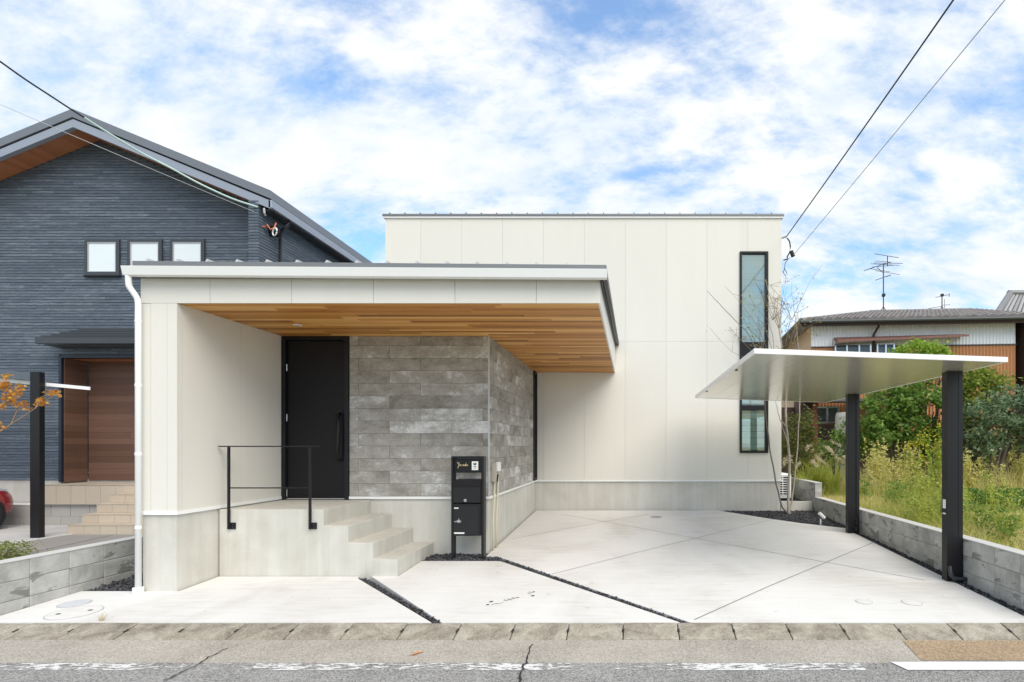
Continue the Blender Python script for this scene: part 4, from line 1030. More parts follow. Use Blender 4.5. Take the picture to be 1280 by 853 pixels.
mb.f.append(tuple(range(ns))[::-1]); mb.f.append(tuple((len(prof) - 1) * ns + k for k in range(ns)))
o = mb.build('body', mRED, car, smooth=True); md = o.modifiers.new('sub', 'SUBSURF'); md.levels = 2; md.render_levels = 2
# cabin
mb = CMB(); cab = [(-.85, 1.0, .72, 1.0), (-1.55, 1.46, .60, 1.0), (-2.3, 1.54, .60, 1.0), (-3.1, 1.48, .58, 1.0), (-3.6, 1.05, .70, 1.0)]
for dx_, zt_, w_, zb_ in cab:
    for yy, z in ((-.74, .98), (-w_, zt_ - .05), (-w_ + .1, zt_), (w_ - .1, zt_), (w_, zt_ - .05), (.74, .98)): mb.v.append((cx + dx_, cy + .84 + yy, zg + z))
for i in range(len(cab) - 1):
    for k in range(5): mb.f.append((i * 6 + k, i * 6 + k + 1, (i + 1) * 6 + k + 1, (i + 1) * 6 + k))
mb.build('cabin_glass', mCARGL, car, smooth=True)
CMB().hexa([(cx - 1.6, cy + .29, zg + 1.46), (cx - 1.6, cy + 1.39, zg + 1.46), (cx - 3.05, cy + 1.38, zg + 1.47), (cx - 3.05, cy + .30, zg + 1.47), (cx - 1.62, cy + .33, zg + 1.53), (cx - 1.62, cy + 1.35, zg + 1.53), (cx - 3.0, cy + 1.34, zg + 1.53), (cx - 3.0, cy + .34, zg + 1.53)]).build('roof', mRED, car, bevel=.03)
for yy, s in ((cy + .02, -1), (cy + 1.66, 1)):
    hb = CMB(); y1 = yy - s * .03
    hb.hexa([(cx - .12, y1 - s * .14, zg + .60), (cx - .50, y1 + s * .005, zg + .66), (cx - .54, y1 - s * .05, zg + .66), (cx - .18, y1 - s * .22, zg + .60), (cx - .20, y1 - s * .13, zg + .755), (cx - .58, y1 + s * .005, zg + .80), (cx - .60, y1 - s * .06, zg + .82), (cx - .26, y1 - s * .24, zg + .765)])
    hb.build('headlight', mLAMP, car, bevel=.01)
    for wx in (-.72, -3.05):
        c0_ = yy + s * .0; arch = CMB().tube([(cx + wx, yy + .0 * s, zg + .30), (cx + wx, yy - s * .25, zg + .30)], .36, 24).build('wheel_arch', mDVOID, car)
        wl = CMB().tube([(cx + wx, yy + .012 * s, zg + .30), (cx + wx, yy - s * .18, zg + .30)], .30, 28).build('wheel', mTYRE, car, bevel=.02)
        CMB().tube([(cx + wx, yy + .022 * s, zg + .30), (cx + wx, yy + s * .005, zg + .30)], .19, 20).build('rim', mSILV, wl)
CMB().box(cx - .10, cx + .0, cy + .45, cy + 1.23, zg + .30, zg + .44).build('grille', mBLACK, car, bevel=.02)

# ================================================================== OLD HOUSE (right, behind the field)
OH = thing('old_house', 'old two storey house with brown tiled roof and rust corrugated walls', 'house', (8.8, 19, .45))
u = Vector((.9968, -.0802, 0)); vv = Vector((.0802, .9968, 0)); o0 = Vector((5.79, 17.5, 0)); WID, DEP = 6.25, 6.6
def L3(a, d, z): q = o0 + u * a + vv * d; return (q.x, q.y, z)
def obox(mb, a0, a1, d0, d1, z0, z1):
    return mb.hexa([L3(a0, d0, z0), L3(a1, d0, z0), L3(a1, d1, z0), L3(a0, d1, z0), L3(a0, d0, z1), L3(a1, d0, z1), L3(a1, d1, z1), L3(a0, d1, z1)])
ze, zr2 = 5.54, 6.70; zbd = 4.85
obox(MB(), .03, WID - .03, .04, DEP, .2, ze).build('core_wall', mPEACH, OH)
def corr(a0, a1, z0, z1, mat, nm, pitch_=.10):
    m = MB(); n = int((a1 - a0) / pitch_)
    for i in range(n):
        a = a0 + (a1 - a0) * i / n; b = a0 + (a1 - a0) * (i + 1) / n; mid = (a + b) / 2
        m.hexa([L3(a, .02, z0), L3(mid, -.012, z0), L3(b, .02, z0), L3(b, .035, z0), L3(a, .02, z1), L3(mid, -.012, z1), L3(b, .02, z1), L3(b, .035, z1)])
    return m.build(nm, mat, OH)
corr(0, WID, zbd, ze, mBAND, 'corrugated_band')
corr(0, WID, 2.0, zbd - .03, mORNG, 'corrugated_wall')
obox(MB(), 0, WID, -.03, .04, zbd - .035, zbd).build('band_strip', mDGREY, OH)
obox(MB(), 0, WID, .0, .05, .2, 1.99).build('lower_wall', mBROWN, OH)
# hip roof with ribs of tile
ov = .42; hp_ = 3.4
A = [L3(-ov, -ov, ze + .06), L3(WID + ov, -ov, ze + .06), L3(WID + ov, DEP + ov, ze + .06), L3(-ov, DEP + ov, ze + .06)]
r1, r2 = L3(-ov + hp_, DEP / 2, zr2), L3(WID + ov, DEP / 2, zr2)
mb = MB(); mb.face([A[0], A[1], r2, r1]); mb.face([A[0], r1, A[3]]); mb.face([A[2], A[3], r1, r2]); mb.face([A[1], A[2], r2])
mb.face([L3(-ov, -ov, ze), L3(WID + ov, -ov, ze), L3(WID + ov, DEP + ov, ze), L3(-ov, DEP + ov, ze)])
ro = mb.build('roof', mROOFG, OH)
mb = MB(); n = 26
for i in range(n + 1):
    a = -ov + (WID + 2 * ov) * i / n
    tt = min(1.0, (a + ov) / hp_) if a + ov < hp_ else 1.0
    top = Vector(L3(a, -ov + (DEP / 2 + ov) * tt, ze + .06 + (zr2 - ze - .06) * tt)); bot = Vector(L3(a, -ov - .02, ze + .065))
    if tt > .04:
        ks = max(2, int(12 * tt)); pts_ = [bot.lerp(top, k / ks) for k in range(ks + 1)]
        for k in range(ks): mb.tube([pts_[k] + Vector((0, 0, .012)), pts_[k + 1] + Vector((0, 0, -.002))], [.088, .07], 8)
mb.build('roof_tile', mROOFT, ro, smooth=False)
mb = MB().tube([r1, r2], .10, 8).tube([A[0], r1], .085, 8).tube([A[3], r1], .085, 8).build('ridge_tile', mROOFG, ro)
MB().tube([L3(-ov - .03, -ov - .07, ze + .01), L3(WID + ov, -ov - .07, ze + .01)], .055, 10).tube([L3(-ov - .07, -ov - .05, ze + .01), L3(-ov - .07, DEP + ov, ze + .01)], .055, 10).build('eave_gutter', M('verdigris_gutter', (.05, .062, .06), .5, var=.1), OH)
obox(MB(), -ov + .02, WID + ov - .02, -ov + .01, -ov + .05, ze - .12, ze + .0).build('eave_board', mBROWN, OH)
dpa = 1.98; MB().tube([L3(dpa - .05, -ov - .06, ze - .02), L3(dpa, -ov + .1, ze - .15), L3(dpa - .06, -.08, ze - .35), L3(dpa - .06, -.08, .3)], .042, 8).build('downpipe', mBROWN, OH)
a0_ = .70; aw = MB().hexa([L3(a0_, -.45, 4.90), L3(4.62, -.45, 5.02), L3(4.62, -.03, 5.10), L3(a0_, -.03, 5.06), L3(a0_, -.45, 4.96), L3(4.62, -.45, 5.08), L3(4.62, -.03, 5.17), L3(a0_, -.03, 5.13)]).build('awning', mRUSTY, OH)
def owin(a0, a1, z0, z1, mull, label=None):
    m = obox(MB(), a0, a0 + .05, -.06, .06, z0, z1); obox(m, a1 - .05, a1, -.06, .06, z0, z1); obox(m, a0 + .05, a1 - .05, -.06, .06, z0, z0 + .05); obox(m, a0 + .05, a1 - .05, -.06, .06, z1 - .05, z1)
    for k in range(1, mull): c = a0 + (a1 - a0) * k / mull; obox(m, c - .025, c + .025, -.07, .05, z0 + .05, z1 - .05)
    w = m.build('window', mSILV, OH); obox(MB(), a0 + .05, a1 - .05, -.03, .0, z0 + .05, z1 - .05).build('pane', M('dim_window_glass', (.10, .115, .12), .08, spec=.6, var=.3, vscale=2), w)
owin(.72, 1.86, 3.75, 4.93, 3); owin(2.02, 2.58, 3.75, 4.93, 2); owin(.12, .86, 2.38, 2.92, 2)
obox(MB(), -.55, .08, -.3, .0, 2.15, 3.4).build('porch_board', mBROWN, OH); obox(MB(), -.05, .10, -.42, -.31, .3, 3.4).build('red_pillar', mREDP, OH)
obox(MB(), -1.0, -.02, -.06, .0, .3, 2.9).build('side_door', mBROWN, OH)
obox(MB(), .12, 1.0, -.05, -.02, 1.2, 2.34).build('lower_boards', M('maroon_boards', (.06, .026, .022), .6, var=.15, vscale=5, stretch=(6, 6, .5)), OH)
obox(MB(), -.3, 3.4, -.9, -.1, 3.02, 3.1).build('lower_roof', mROOFG, OH)
# narrow dark timber building at the right edge, and a second tiled roof behind
db = thing('timber_shed', 'dark brown timber building at the right end of the old house', 'building', (13.2, 17, .45))
mb = MB()
for k in range(9): mb.box(12.22 + .26 * k, 12.22 + .26 * k + .25, 16.75, 16.80, .3, 5.6)
mb.box(12.22, 14.5, 16.82, 21, .3, 5.6); mb.build('wall', mBROWN, db)
MB().box(12.42, 12.50, 16.7, 16.78, 2.8, 4.9).build('pale_board', mBOX, db)
MB().prism([(12.12, 16.5, 5.6), (14.7, 16.5, 5.6), (14.7, 21, 6.5), (12.12, 21, 6.5)], (0, 0, .1)).build('roof', mROOFG, db)
th2 = thing('far_house', 'distant house with steep grey tiled gable roof at right edge', 'house', (23, 28, .4))
rz = E + (VY - 369) / F * 26.5; rx0 = (1263 - VX) / F * 26.5; el = (1246 - VX) / F * 24.6; ezz = E + (VY - 394) / F * 24.6
mb = MB().prism([(el + .3, 27, .3), (el + 8, 27, .3), (el + 8, 27, ezz), (el + .3, 27, ezz)], (0, 6, 0)); mb.build('wall', mBAND, th2)
mb = MB().hexa([(el, 24.6, ezz - .2), (el + 9, 24.6, ezz - .2), (el + 9, 26.5, rz - .2), (rx0, 26.5, rz - .2), (el, 24.6, ezz), (el + 9, 24.6, ezz), (el + 9, 26.5, rz), (rx0, 26.5, rz)]); r = mb.build('roof', mROOFG, th2)
mb = MB()
for k in range(40):
    a = k / 40; mb.tube([(el + 9 * a, 24.55, ezz + .02), (rx0 + (el + 9 - rx0) * a, 26.5, rz + .02)], .065, 6)
mb.build('roof_tile', M('light_grey_tile', (.30, .295, .28), .5, island=.25, var=.2), r)
MB().tube([(rx0 - .1, 26.5, rz + .08), (el + 9, 26.5, rz + .1)], .16, 8).tube([(el, 24.6, ezz + .05), (rx0, 26.5, rz + .1)], .14, 8).build('ridge_tile', mROOFG, r)
# water tank
tk = thing('water_tank', 'off white cylindrical tank standing against the old house', 'tank', (6.05, 16.4, .45))
MB().tube([(6.5, 16.4, .4), (6.5, 16.4, 2.55), (6.5, 16.4, 2.66), (6.5, 16.4, 2.68)], [.33, .33, .30, .08], 24).build('tank_body', mTANK, tk)
MB().tube([(6.5, 16.4, 2.67), (6.5, 16.4, 2.75)], .06, 10).build('cap', mDGREY, tk)
# antennas
def antenna(label, px, Z, ytop, ybot, scale, elems):
    b = P(px, ybot, Z); t = P(px, ytop, Z); a = thing('tv_antenna', label, 'antenna', b)
    MB().tube([b, t], .022, 6).build('mast', mANT, a)
    m = MB()
    for (dx0, dy0, dx1, dy1, r_) in elems: m.tube([P(px + dx0, dy0, Z - .01), P(px + dx1, dy1, Z + .3)], r_, 5)
    m.build('element', mANT, a)
    MB().box(b.x - .05, b.x + .05, Z - .06, Z + .04, P(px, ybot - 20, Z).z - .06, P(px, ybot - 20, Z).z + .04).build('junction_box', mBLACK, a)
    for dx_ in (-4, 4): MB().tube([P(px, ybot - 6, Z), P(px + dx_, ybot + 1, Z - .1)], .014, 5).build('foot', mANT, a)
    return a
antenna('tall many armed television antenna on the old house roof', 1104.3, 20.5, 330, 389, 1, [(-11, 317.5, 19, 322.5, .012), (5, 320, 5, 333, .018), (-10, 326.5, 10, 328, .010), (-16, 330, 20, 332, .010), (-12, 329, 24, 329.5, .012), (-24, 338.5, -2, 331, .016), (-2, 331, 9, 328, .016), (-14, 334, 16, 331.5, .010), (-18, 336, 8, 340, .010), (-10, 338.5, 20, 343.5, .010), (-10, 350.5, 3, 346, .014), (3, 346, 9, 344, .02), (-8, 334.5, 0, 341.5, .012)])
antenna('small distant television antenna behind the roof ridge', 1177.5, 23.0, 369, 389, 1, [(-8, 372, 9, 368.5, .012), (9, 367, 9, 371, .014), (-17, 386, 0, 383, .012), (-1, 382, 10, 381, .010), (3, 374, 3, 386, .010)])
# ================================================================== CABLES
def cable_pts(a, b, sag, n=40):
    a, b = Vector(a), Vector(b)
    return [a.lerp(b, i / n) - Vector((0, 0, 4 * sag * (i / n) * (1 - i / n))) for i in range(n + 1)]
def extend(a, through, y): a = Vector(a); d = Vector(through) - a; return a + d * ((y - a.y) / d.y)
c1a = P(983, 296, 11.75); c1b = extend(c1a, P(1183, 0, 6.0), -4)
c1 = thing('power_cable', 'thick black service cable rising from the white house right corner', 'cable', c1a)
MB().tube(cable_pts(c1a, c1b, .12), .011, 6).build('strand', mCABLE, c1)
MB().tube([(3.23, 11.8, c1a.z - .02), c1a], .02, 8).build('anchor', mSILV, c1)
lp = [P(984, 298, 11.75), P(987, 302, 11.7), P(988, 309, 11.7), P(987, 316, 11.7), P(984, 321, 11.72), P(984, 324, 11.75), P(979.5, 325.5, 11.8)]
MB().tube(lp, .014, 6).build('drop_loop', mCABLE, c1)
MB().tube([P(989, 314, 11.7), P(991.5, 321, 11.7)], .045, 8).build('coupling', mCABLE, c1)
MB().tube([P(987, 322, 11.72), P(981.5, 329, 11.75), P(980.5, 336, 11.78), P(979, 341, 11.78), P(982, 345, 11.74), P(983.5, 341, 11.74), P(980.5, 336, 11.78)], .008, 5).build('drop_loop', mDGREY, c1)
c2a = P(991, 320, 11.7); c2b = extend(c2a, P(1251, 0, 6.0), -4)
tag(MB().tube(cable_pts(c2a, c2b, .06), .0055, 5).build('phone_cable', mWIRE), 'thin grey phone wire right of the thick black cable', 'cable')
c3a = P(322, 259, 10.85); c3b = extend(c3a, P(0, 72, 8.0), 1)
c3 = thing('power_cable', 'black service cable with pale teal sleeve reaching the slate house', 'cable', c3a)
vis = [(322, 259), (289, 248), (250, 230), (215, 211), (180, 193), (156, 179), (130, 163), (105, 147), (86, 135), (60, 118), (31, 99), (0, 77)]
pp = [P(a, b, 10.85 - 2.85 * i / 11) for i, (a, b) in enumerate(vis)]
ks = 7; dv = pp[-1] - pp[-3]
pp = smooth(pp, 4); ks *= 4; pp.append(pp[-1] + dv * ((1 - pp[-1].y) / dv.y))
MB().tube(pp[ks:], .013, 6).build('strand', mCABLE, c3); MB().tube(pp[:ks + 1], .016, 6).build('sleeve', mSLEEV, c3)
c4a = P(300, 258, 10.80); c4b = extend(c4a, P(0, 123, 8.0), 1)
tag(MB().tube(cable_pts(P(318, 265, 10.85), c4b, .12), .0045, 5).build('phone_cable', M('pale_wire', (.5, .52, .54), .5)), 'thin pale phone wire crossing the slate gable', 'cable')

# ================================================================== VEGETATION
# bare multi-stem tree in the gravel bed
bt = thing('multi_stem_tree', 'slender bare multi stem tree with few yellow leaves in gravel', 'tree', (*GP(987, 642), .24))
ZB = GP(987, 642)[1]
def stem(px, dz, r0, r1, name='stem', mat=None):
    pts_ = [P(a, b, ZB + dz * i / (len(px) - 1)) for i, (a, b) in enumerate(px)]
    q = []
    for i in range(len(pts_) - 1):
        for t in np.linspace(0, 1, 5)[:-1]: q.append(pts_[i].lerp(pts_[i + 1], t) + Vector((random.gauss(0, .006), random.gauss(0, .006), 0)))
    q.append(pts_[-1]); n = len(q)
    MB().tube(q, [r0 + (r1 - r0) * i / (n - 1) for i in range(n)], 7).build(name, mat or mBARK, bt, smooth=True); return q
stem([(989, 646), (977, 634), (970, 605), (962, 560), (956, 505), (953, 470), (947, 440), (936, 418), (918, 400), (897, 378), (884, 364)], -.5, .020, .004, mat=M('dark_stem_bark', (.20, .17, .14), .8, var=.25, vscale=9))
stem([(987, 647), (985, 628), (987, 580), (983, 530), (982, 500), (979, 450), (974, 410), (966, 380), (957, 350)], .2, .034, .004)
stem([(986, 645), (992, 610), (997, 560), (999, 520), (1000, 480), (999, 440), (994, 400), (991, 375), (989, 352)], .3, .017, .003)
stem([(986, 560), (979, 535), (972, 515), (968, 495)], .1, .012, .005)
stem([(984, 535), (975, 525), (970, 505)], .1, .012, .005)
brs = [[(953, 470), (941, 440), (921, 420), (905, 400), (893, 384)], [(960, 450), (950, 425), (935, 410), (910, 414)], [(958, 435), (948, 410), (938, 395), (925, 378), (914, 366)], [(968, 450), (966, 420), (960, 400), (945, 385), (925, 370)],
       [(979, 440), (975, 415), (962, 385), (952, 365), (938, 345), (930, 343)], [(982, 430), (988, 400), (984, 380), (978, 362)], [(996, 430), (1004, 412), (1016, 405), (1030, 400)], [(992, 430), (999, 402), (1006, 382)], [(985, 440), (990, 420), (998, 390), (996, 372)],
       [(953, 445), (936, 450), (915, 440), (900, 425)], [(966, 440), (955, 405), (955, 385), (958, 352)], [(948, 430), (952, 410), (970, 395), (985, 385)], [(999, 440), (1010, 428), (1022, 420)], [(974, 400), (968, 380), (966, 362)], [(940, 425), (925, 425), (908, 418)]]
m = MB(); tips = []
for _ in range(16):
    sx_, sy_ = random.choice([(953, 455), (980, 445), (999, 440), (966, 400), (974, 410), (940, 428), (990, 400)]); ang = random.uniform(-2.5, -.6); ln_ = random.uniform(25, 60)
    mx_, my_ = sx_ + math.cos(ang) * ln_ * .5, sy_ + math.sin(ang) * ln_ * .5
    brs.append([(sx_, sy_), (mx_ + random.uniform(-3, 3), my_), (sx_ + math.cos(ang) * ln_ + random.uniform(-6, 6), sy_ + math.sin(ang) * ln_)])
for b in brs:
    dz = random.uniform(-.5, .6); pts_ = [P(a, c, ZB + .1 + dz * i / (len(b) - 1)) for i, (a, c) in enumerate(b)]
    n = len(pts_); m.tube(pts_, [.006 - .0042 * i / (n - 1) for i in range(n)], 5); tips += pts_[-2:]
    for _ in range(3):
        k = random.randrange(1, n); s = pts_[k]; e = s + Vector((random.uniform(-.25, .22), random.uniform(-.1, .1), random.uniform(-.05, .25))); m.tube([s, e], [.004, .002], 4); tips.append(e)
m.build('twig', mTWIG, bt)
C = []
for p in tips:
    if random.random() < .7:
        for _ in range(random.randint(1, 4)): C.append(np.array(p) + rng.normal(0, .04, 3))
V, FC = leaves(np.array(C), .055); npmesh('foliage', V, FC, mLY, bt)

def crown(blobs, n, size, clump=.22, seed=0):
    C = []
    tot = sum(b[3] * b[4] * b[5] for b in blobs)
    for (x, y, z, rx, ry, rz_) in blobs:
        k = int(n * rx * ry * rz_ / tot); nc = max(12, k // 45)
        d = rng.normal(size=(nc, 3)); d /= np.linalg.norm(d, axis=1)[:, None]; rad = rng.uniform(.45, 1.05, nc) ** .6
        cc_ = np.array([x, y, z]) + d * rad[:, None] * np.array([rx, ry, rz_])
        idx = rng.integers(0, nc, k); C.append(cc_[idx] + rng.normal(0, clump, (k, 3)) * np.array([1, 1, .7]))
    return np.concatenate(C)
def tree(name, label, cat, base, blobs, n, size, mat, clump=.2, trunk_r=.07, group=None, wid=.55):
    t = thing(name, label, cat, base, group); bp = Vector(base); m = MB()
    for (x, y, z, rx, ry, rz_) in blobs:
        c = Vector((x, y, z)); mid = bp.lerp(c, .55) + Vector((random.uniform(-.15, .15), random.uniform(-.15, .15), .1))
        m.tube([bp, bp.lerp(mid, .5) + Vector((random.uniform(-.06, .06), 0, 0)), mid, c], [trunk_r, trunk_r * .8, trunk_r * .55, trunk_r * .2], 7)
        for _ in range(7):
            e = c + Vector((random.uniform(-1, 1) * rx, random.uniform(-1, 1) * ry, random.uniform(-.6, .9) * rz_)) * .85
            m.tube([mid.lerp(c, random.random()), e], [trunk_r * .22, trunk_r * .06], 5)
    m.build('trunk', mTRUNK, t)
    V, FC = leaves(crown(blobs, n, size, clump), size, wid); npmesh('crown', V, FC, mat, t); return t
def WX(px, Z): return (px - VX) / F * Z
def WZ(py, Z): return E + (VY - py) / F * Z
g_ = .43
tree('leafy_tree', 'bright green leafy tree rising above the white carport roof', 'tree', (WX(1150, 15), 15, g_), [(WX(1152, 15), 15, WZ(444, 15), .62, .6, .36), (WX(1128, 15), 15.1, WZ(452, 15), .3, .5, .3), (WX(1176, 15), 15, WZ(449, 15), .32, .5, .3)], 2600, .13, mLG, .10)
tree('leafy_tree', 'dark green broad tree behind the two black carport posts', 'tree', (WX(1125, 14.2), 14.2, g_), [(WX(1112, 14.2), 14.2, WZ(505, 14.2), .75, .7, .6), (WX(1145, 14.2), 14.2, WZ(490, 14.2), .75, .7, .7), (WX(1170, 14.2), 14.3, WZ(515, 14.2), .6, .6, .6), (WX(1100, 14), 14.0, WZ(540, 14), .6, .6, .5), (WX(1140, 14), 14.2, WZ(535, 14), .9, .6, .55)], 6800, .13, mLD, .11)
tree('leafy_tree', 'yellow green small tree right of the front carport post', 'tree', (WX(1215, 14), 14.2, g_), [(WX(1215, 14), 14, WZ(490, 14), .6, .5, .55), (WX(1236, 14), 14, WZ(475, 14), .42, .45, .32), (WX(1205, 14), 14, WZ(515, 14), .4, .4, .4), (WX(1254, 14), 14, WZ(480, 14), .22, .22, .14)], 2300, .13, m_leaf('olive_leaf', [(.10, .17, .024), (.19, .27, .04), (.36, .39, .07), (.13, .21, .03)]), .13)
tree('blue_green_shrub', 'grey green bushy shrub at the right edge below the rust wall', 'shrub', (WX(1235, 13), 13, g_), [(WX(1230, 13), 13, WZ(530, 13), .8, .7, .55), (WX(1265, 13), 13, WZ(515, 13), .7, .7, .6), (WX(1285, 13), 13.1, WZ(530, 13), .8, .7, .7), (WX(1215, 13), 13, WZ(555, 13), .5, .5, .4), (WX(1268, 13), 13, WZ(494, 13), .35, .4, .3), (WX(1320, 13), 13.2, WZ(520, 13), .8, .7, .8)], 9000, .095, mLB, .10)
tree('leafy_shrub', 'dark rounded shrub below the old house beside pampas grass', 'shrub', (WX(1040, 14.6), 14.6, g_), [(WX(1048, 14.6), 14.6, WZ(560, 14.6), .55, .5, .45), (WX(1068, 14.6), 14.6, WZ(545, 14.6), .45, .5, .5)], 3200, .08, mLD, .12)
tree('leafy_shrub', 'olive shrub behind the white tree stems at house corner', 'shrub', (WX(1000, 13.6), 13.6, g_), [(WX(998, 13.6), 13.6, WZ(560, 13.6), .4, .5, .6), (WX(1005, 13.6), 13.6, WZ(535, 13.6), .3, .4, .4)], 3000, .08, m_leaf('olive_green_leaf', [(.08, .10, .025), (.13, .15, .03), (.17, .17, .05)]), .12)
tree('leafy_shrub', 'low dark hedge shrub at the foot of the rust wall', 'shrub', (WX(1165, 14.9), 14.9, g_), [(WX(1175, 14.9), 14.9, WZ(560, 14.9), 1.0, .6, .5), (WX(1215, 14.9), 14.9, WZ(565, 14.9), .9, .6, .5), (WX(1120, 14.9), 14.9, WZ(565, 14.9), .9, .6, .5)], 5000, .09, mLD, .16)
# low bright green patch of creeper in the field
q = np.column_stack([rng.normal(WX(1245, 10.6), .75, 5200), rng.normal(10.5, .42, 5200)]); q = q[(q[:, 0] > WX(1195, 10.5))]
C = np.column_stack([q, .45 + rng.uniform(0, 1, len(q)) ** 1.5 * .34 + .05 * np.sin(q[:, 0] * 6)])
V, FC = leaves(C, .075, .7); o = npmesh('creeper_patch', V, FC, m_leaf('creeper_leaf', [(.055, .14, .02), (.09, .20, .03), (.14, .27, .04)])); stuff(o); o['label'] = 'bright green low creeper patch in the field'; o['category'] = 'ground cover'

# grass of the field
def gzf(X, Y): return .43 + .06 * np.sin(X * 1.3 + Y * .7) + .05 * np.sin(Y * 1.9) - .03
def grass(name, n, x0, x1, y0, y1, h0, h1, w_, mat, label, mask=None, lean=.6, bias=1.0):
    X = rng.uniform(x0, x1, n); Y = y0 + (y1 - y0) * rng.uniform(0, 1, n) ** bias
    if mask is not None: k = mask(X, Y); X, Y = X[k], Y[k]
    Hh = rng.uniform(h0, h1, len(X)) * (.75 + .5 * (np.sin(X * 2.3 + 1) * np.sin(Y * 1.7) * .5 + .5))
    V, FC = blades(X, Y, gzf(X, Y), Hh, np.full(len(X), w_), lean)
    o = npmesh(name, V, FC, mat); stuff(o); o['label'] = label; o['category'] = 'grass'; return o
patch = lambda X, Y: (np.sin(X * 1.1 + .5 * np.sin(Y * 2)) + np.sin(Y * 1.3 + X * .4) + rng.normal(0, .35, len(X)))
dryf = lambda X, Y: np.clip(.72 + .5 * np.sin(X * .9 + 1.2 * np.sin(Y * .8)) * np.sin(Y * .75 + .6) + .25 * np.sin(X * 3.1 + Y * 2.3) + .10 * (Y - 7.6) + .08 * (X - 5), 0.12, .97)
rnd = lambda X: rng.uniform(0, 1, len(X))
grass('dry_grass', 62000, 4.12, 14, 5.2, 13.5, .05, .20, .010, mGY, 'dry yellow grass covering the field', lambda X, Y: rnd(X) < dryf(X, Y), 1.5)
grass('green_grass', 52000, 4.12, 14, 5.2, 13.5, .05, .22, .010, mGG, 'green grass growing through the field', lambda X, Y: rnd(X) > dryf(X, Y) + .12, 1.3)
grass('tall_grass', 5200, 4.14, 7.5, 6.2, 13.2, .22, .6, .007, mGG, 'taller wispy green weeds along the block wall', lambda X, Y: np.sin(X * 2.1 + 2 * np.sin(Y * 1.6)) + rng.normal(0, .4, len(X)) < -.2, 1.1)
grass('tall_grass', 8000, 5.0, 14, 11.6, 13.8, .30, .85, .009, mGY, 'tall straw coloured weeds below the shrubs', lambda X, Y: np.sin(X * 2.6) + np.sin(X * 5.1 + Y * 2) + rng.normal(0, .5, len(X)) > -.35, .55)
# feathery weed stalks with pale flowering tops
def plume_plant(name, label, cat, x, y, h, n_st, spread, mat_st, mat_fl, nl, ls, fl_n, fl_s, group=None, top=.35):
    z = float(gzf(np.array([x]), np.array([y]))[0]); t = thing(name, label, cat, (x, y, z), group)
    m = MB(); C = []; Fw = []
    for _ in range(n_st):
        bx_, by_ = x + random.uniform(-1, 1) * spread * .35, y + random.uniform(-1, 1) * spread * .35; hh = h * random.uniform(.7, 1.08)
        ex_, ey_ = bx_ + random.uniform(-1, 1) * spread, by_ + random.uniform(-1, 1) * spread * .6
        b, e = Vector((bx_, by_, z - .02)), Vector((ex_, ey_, z + hh)); mid = b.lerp(e, .5) + Vector((0, 0, hh * .08))
        m.tube([b, mid, e], [.007, .005, .003], 5)
        for _ in range(nl):
            tt = random.uniform(.1, .9); p = b.lerp(e, tt) + Vector((random.gauss(0, .04), random.gauss(0, .04), hh * .05)); C.append(p)
        for _ in range(fl_n):
            tt = random.uniform(1 - top, 1.0); w_ = .055 * (1.05 - tt) / top * 1.2 + .015; p = b.lerp(e, tt) + Vector((random.gauss(0, w_), random.gauss(0, w_), random.gauss(0, .02))); Fw.append(p)
    m.build('stem', mGG, t)
    V, FC = leaves(np.array([tuple(c) for c in C]), ls, .22, .1); npmesh('foliage', V, FC, mat_st, t)
    V, FC = leaves(np.array([tuple(c) for c in Fw]), fl_s, .5, .1); npmesh('plume', V, FC, mat_fl, t); return t
plume_plant('goldenrod', 'goldenrod clump with yellow flowers left of the front carport post', 'plant', WX(1135, 12.6), 12.6, 1.55, 9, .35, mLG, mFL, 55, .10, 26, .055, top=.18)
plume_plant('goldenrod', 'taller goldenrod clump with yellow tips touching the front carport post', 'plant', WX(1168, 12.4), 12.4, 1.8, 9, .3, mLG, mFL, 70, .10, 22, .055, top=.16)
mSTRAW = m_leaf('straw_flower', [(.64, .56, .20), (.70, .62, .27), (.54, .52, .16)])
for k in range(46):
    px = random.uniform(1078, 1300); Z = random.uniform(12.0, 13.2)
    plume_plant('feathery_weed', 'tall feathery straw yellow weed in front of the shrubs', 'weed', WX(px, Z), Z, random.uniform(.85, 1.5), 3, .18, mGG, mSTRAW, 18, .11, 48, .07, 'feathery weeds in front of the shrubs', .55)
for k in range(15):
    Z = random.uniform(7.0, 11.5); X_ = random.uniform(4.3, 6.2)
    plume_plant('wispy_weed', 'wispy green weed standing just behind the block wall', 'weed', X_, Z, random.uniform(.45, .85), 3, .16, mGG, mGG, 22, .10, 30, .05, 'wispy weeds behind the block wall', .6)
# low leafy weeds in tufts behind the wall and across the field
mWD = m_leaf('weed_leaf', [(.10, .19, .03), (.17, .28, .045), (.26, .36, .07), (.07, .14, .025)])
for k in range(13):
    Z = random.uniform(6.6, 12.6); X_ = random.uniform(4.35, 4.6 + (Z - 5) * .30); r_ = random.uniform(.14, .34); hh = random.uniform(.22, .55)
    zb_ = float(gzf(np.array([X_]), np.array([Z]))[0]); t = thing('leafy_weed', 'low leafy green weed tuft growing in the field grass', 'weed', (X_, Z, zb_), 'leafy weed tufts in the field')
    n = int(900 * r_); Cw = np.column_stack([X_ + rng.normal(0, r_ * .5, n), Z + rng.normal(0, r_ * .5, n), zb_ + hh * rng.uniform(0, 1, n) ** .8])
    V, FC = leaves(Cw, .075, .38); npmesh('foliage', V, FC, mWD, t)
    m = MB()
    for _ in range(7): m.tube([(X_, Z, zb_ - .02), (X_ + random.gauss(0, r_ * .5), Z + random.gauss(0, r_ * .5), zb_ + hh * random.uniform(.6, 1))], [.006, .003], 5)
    m.build('stem', mGG, t)
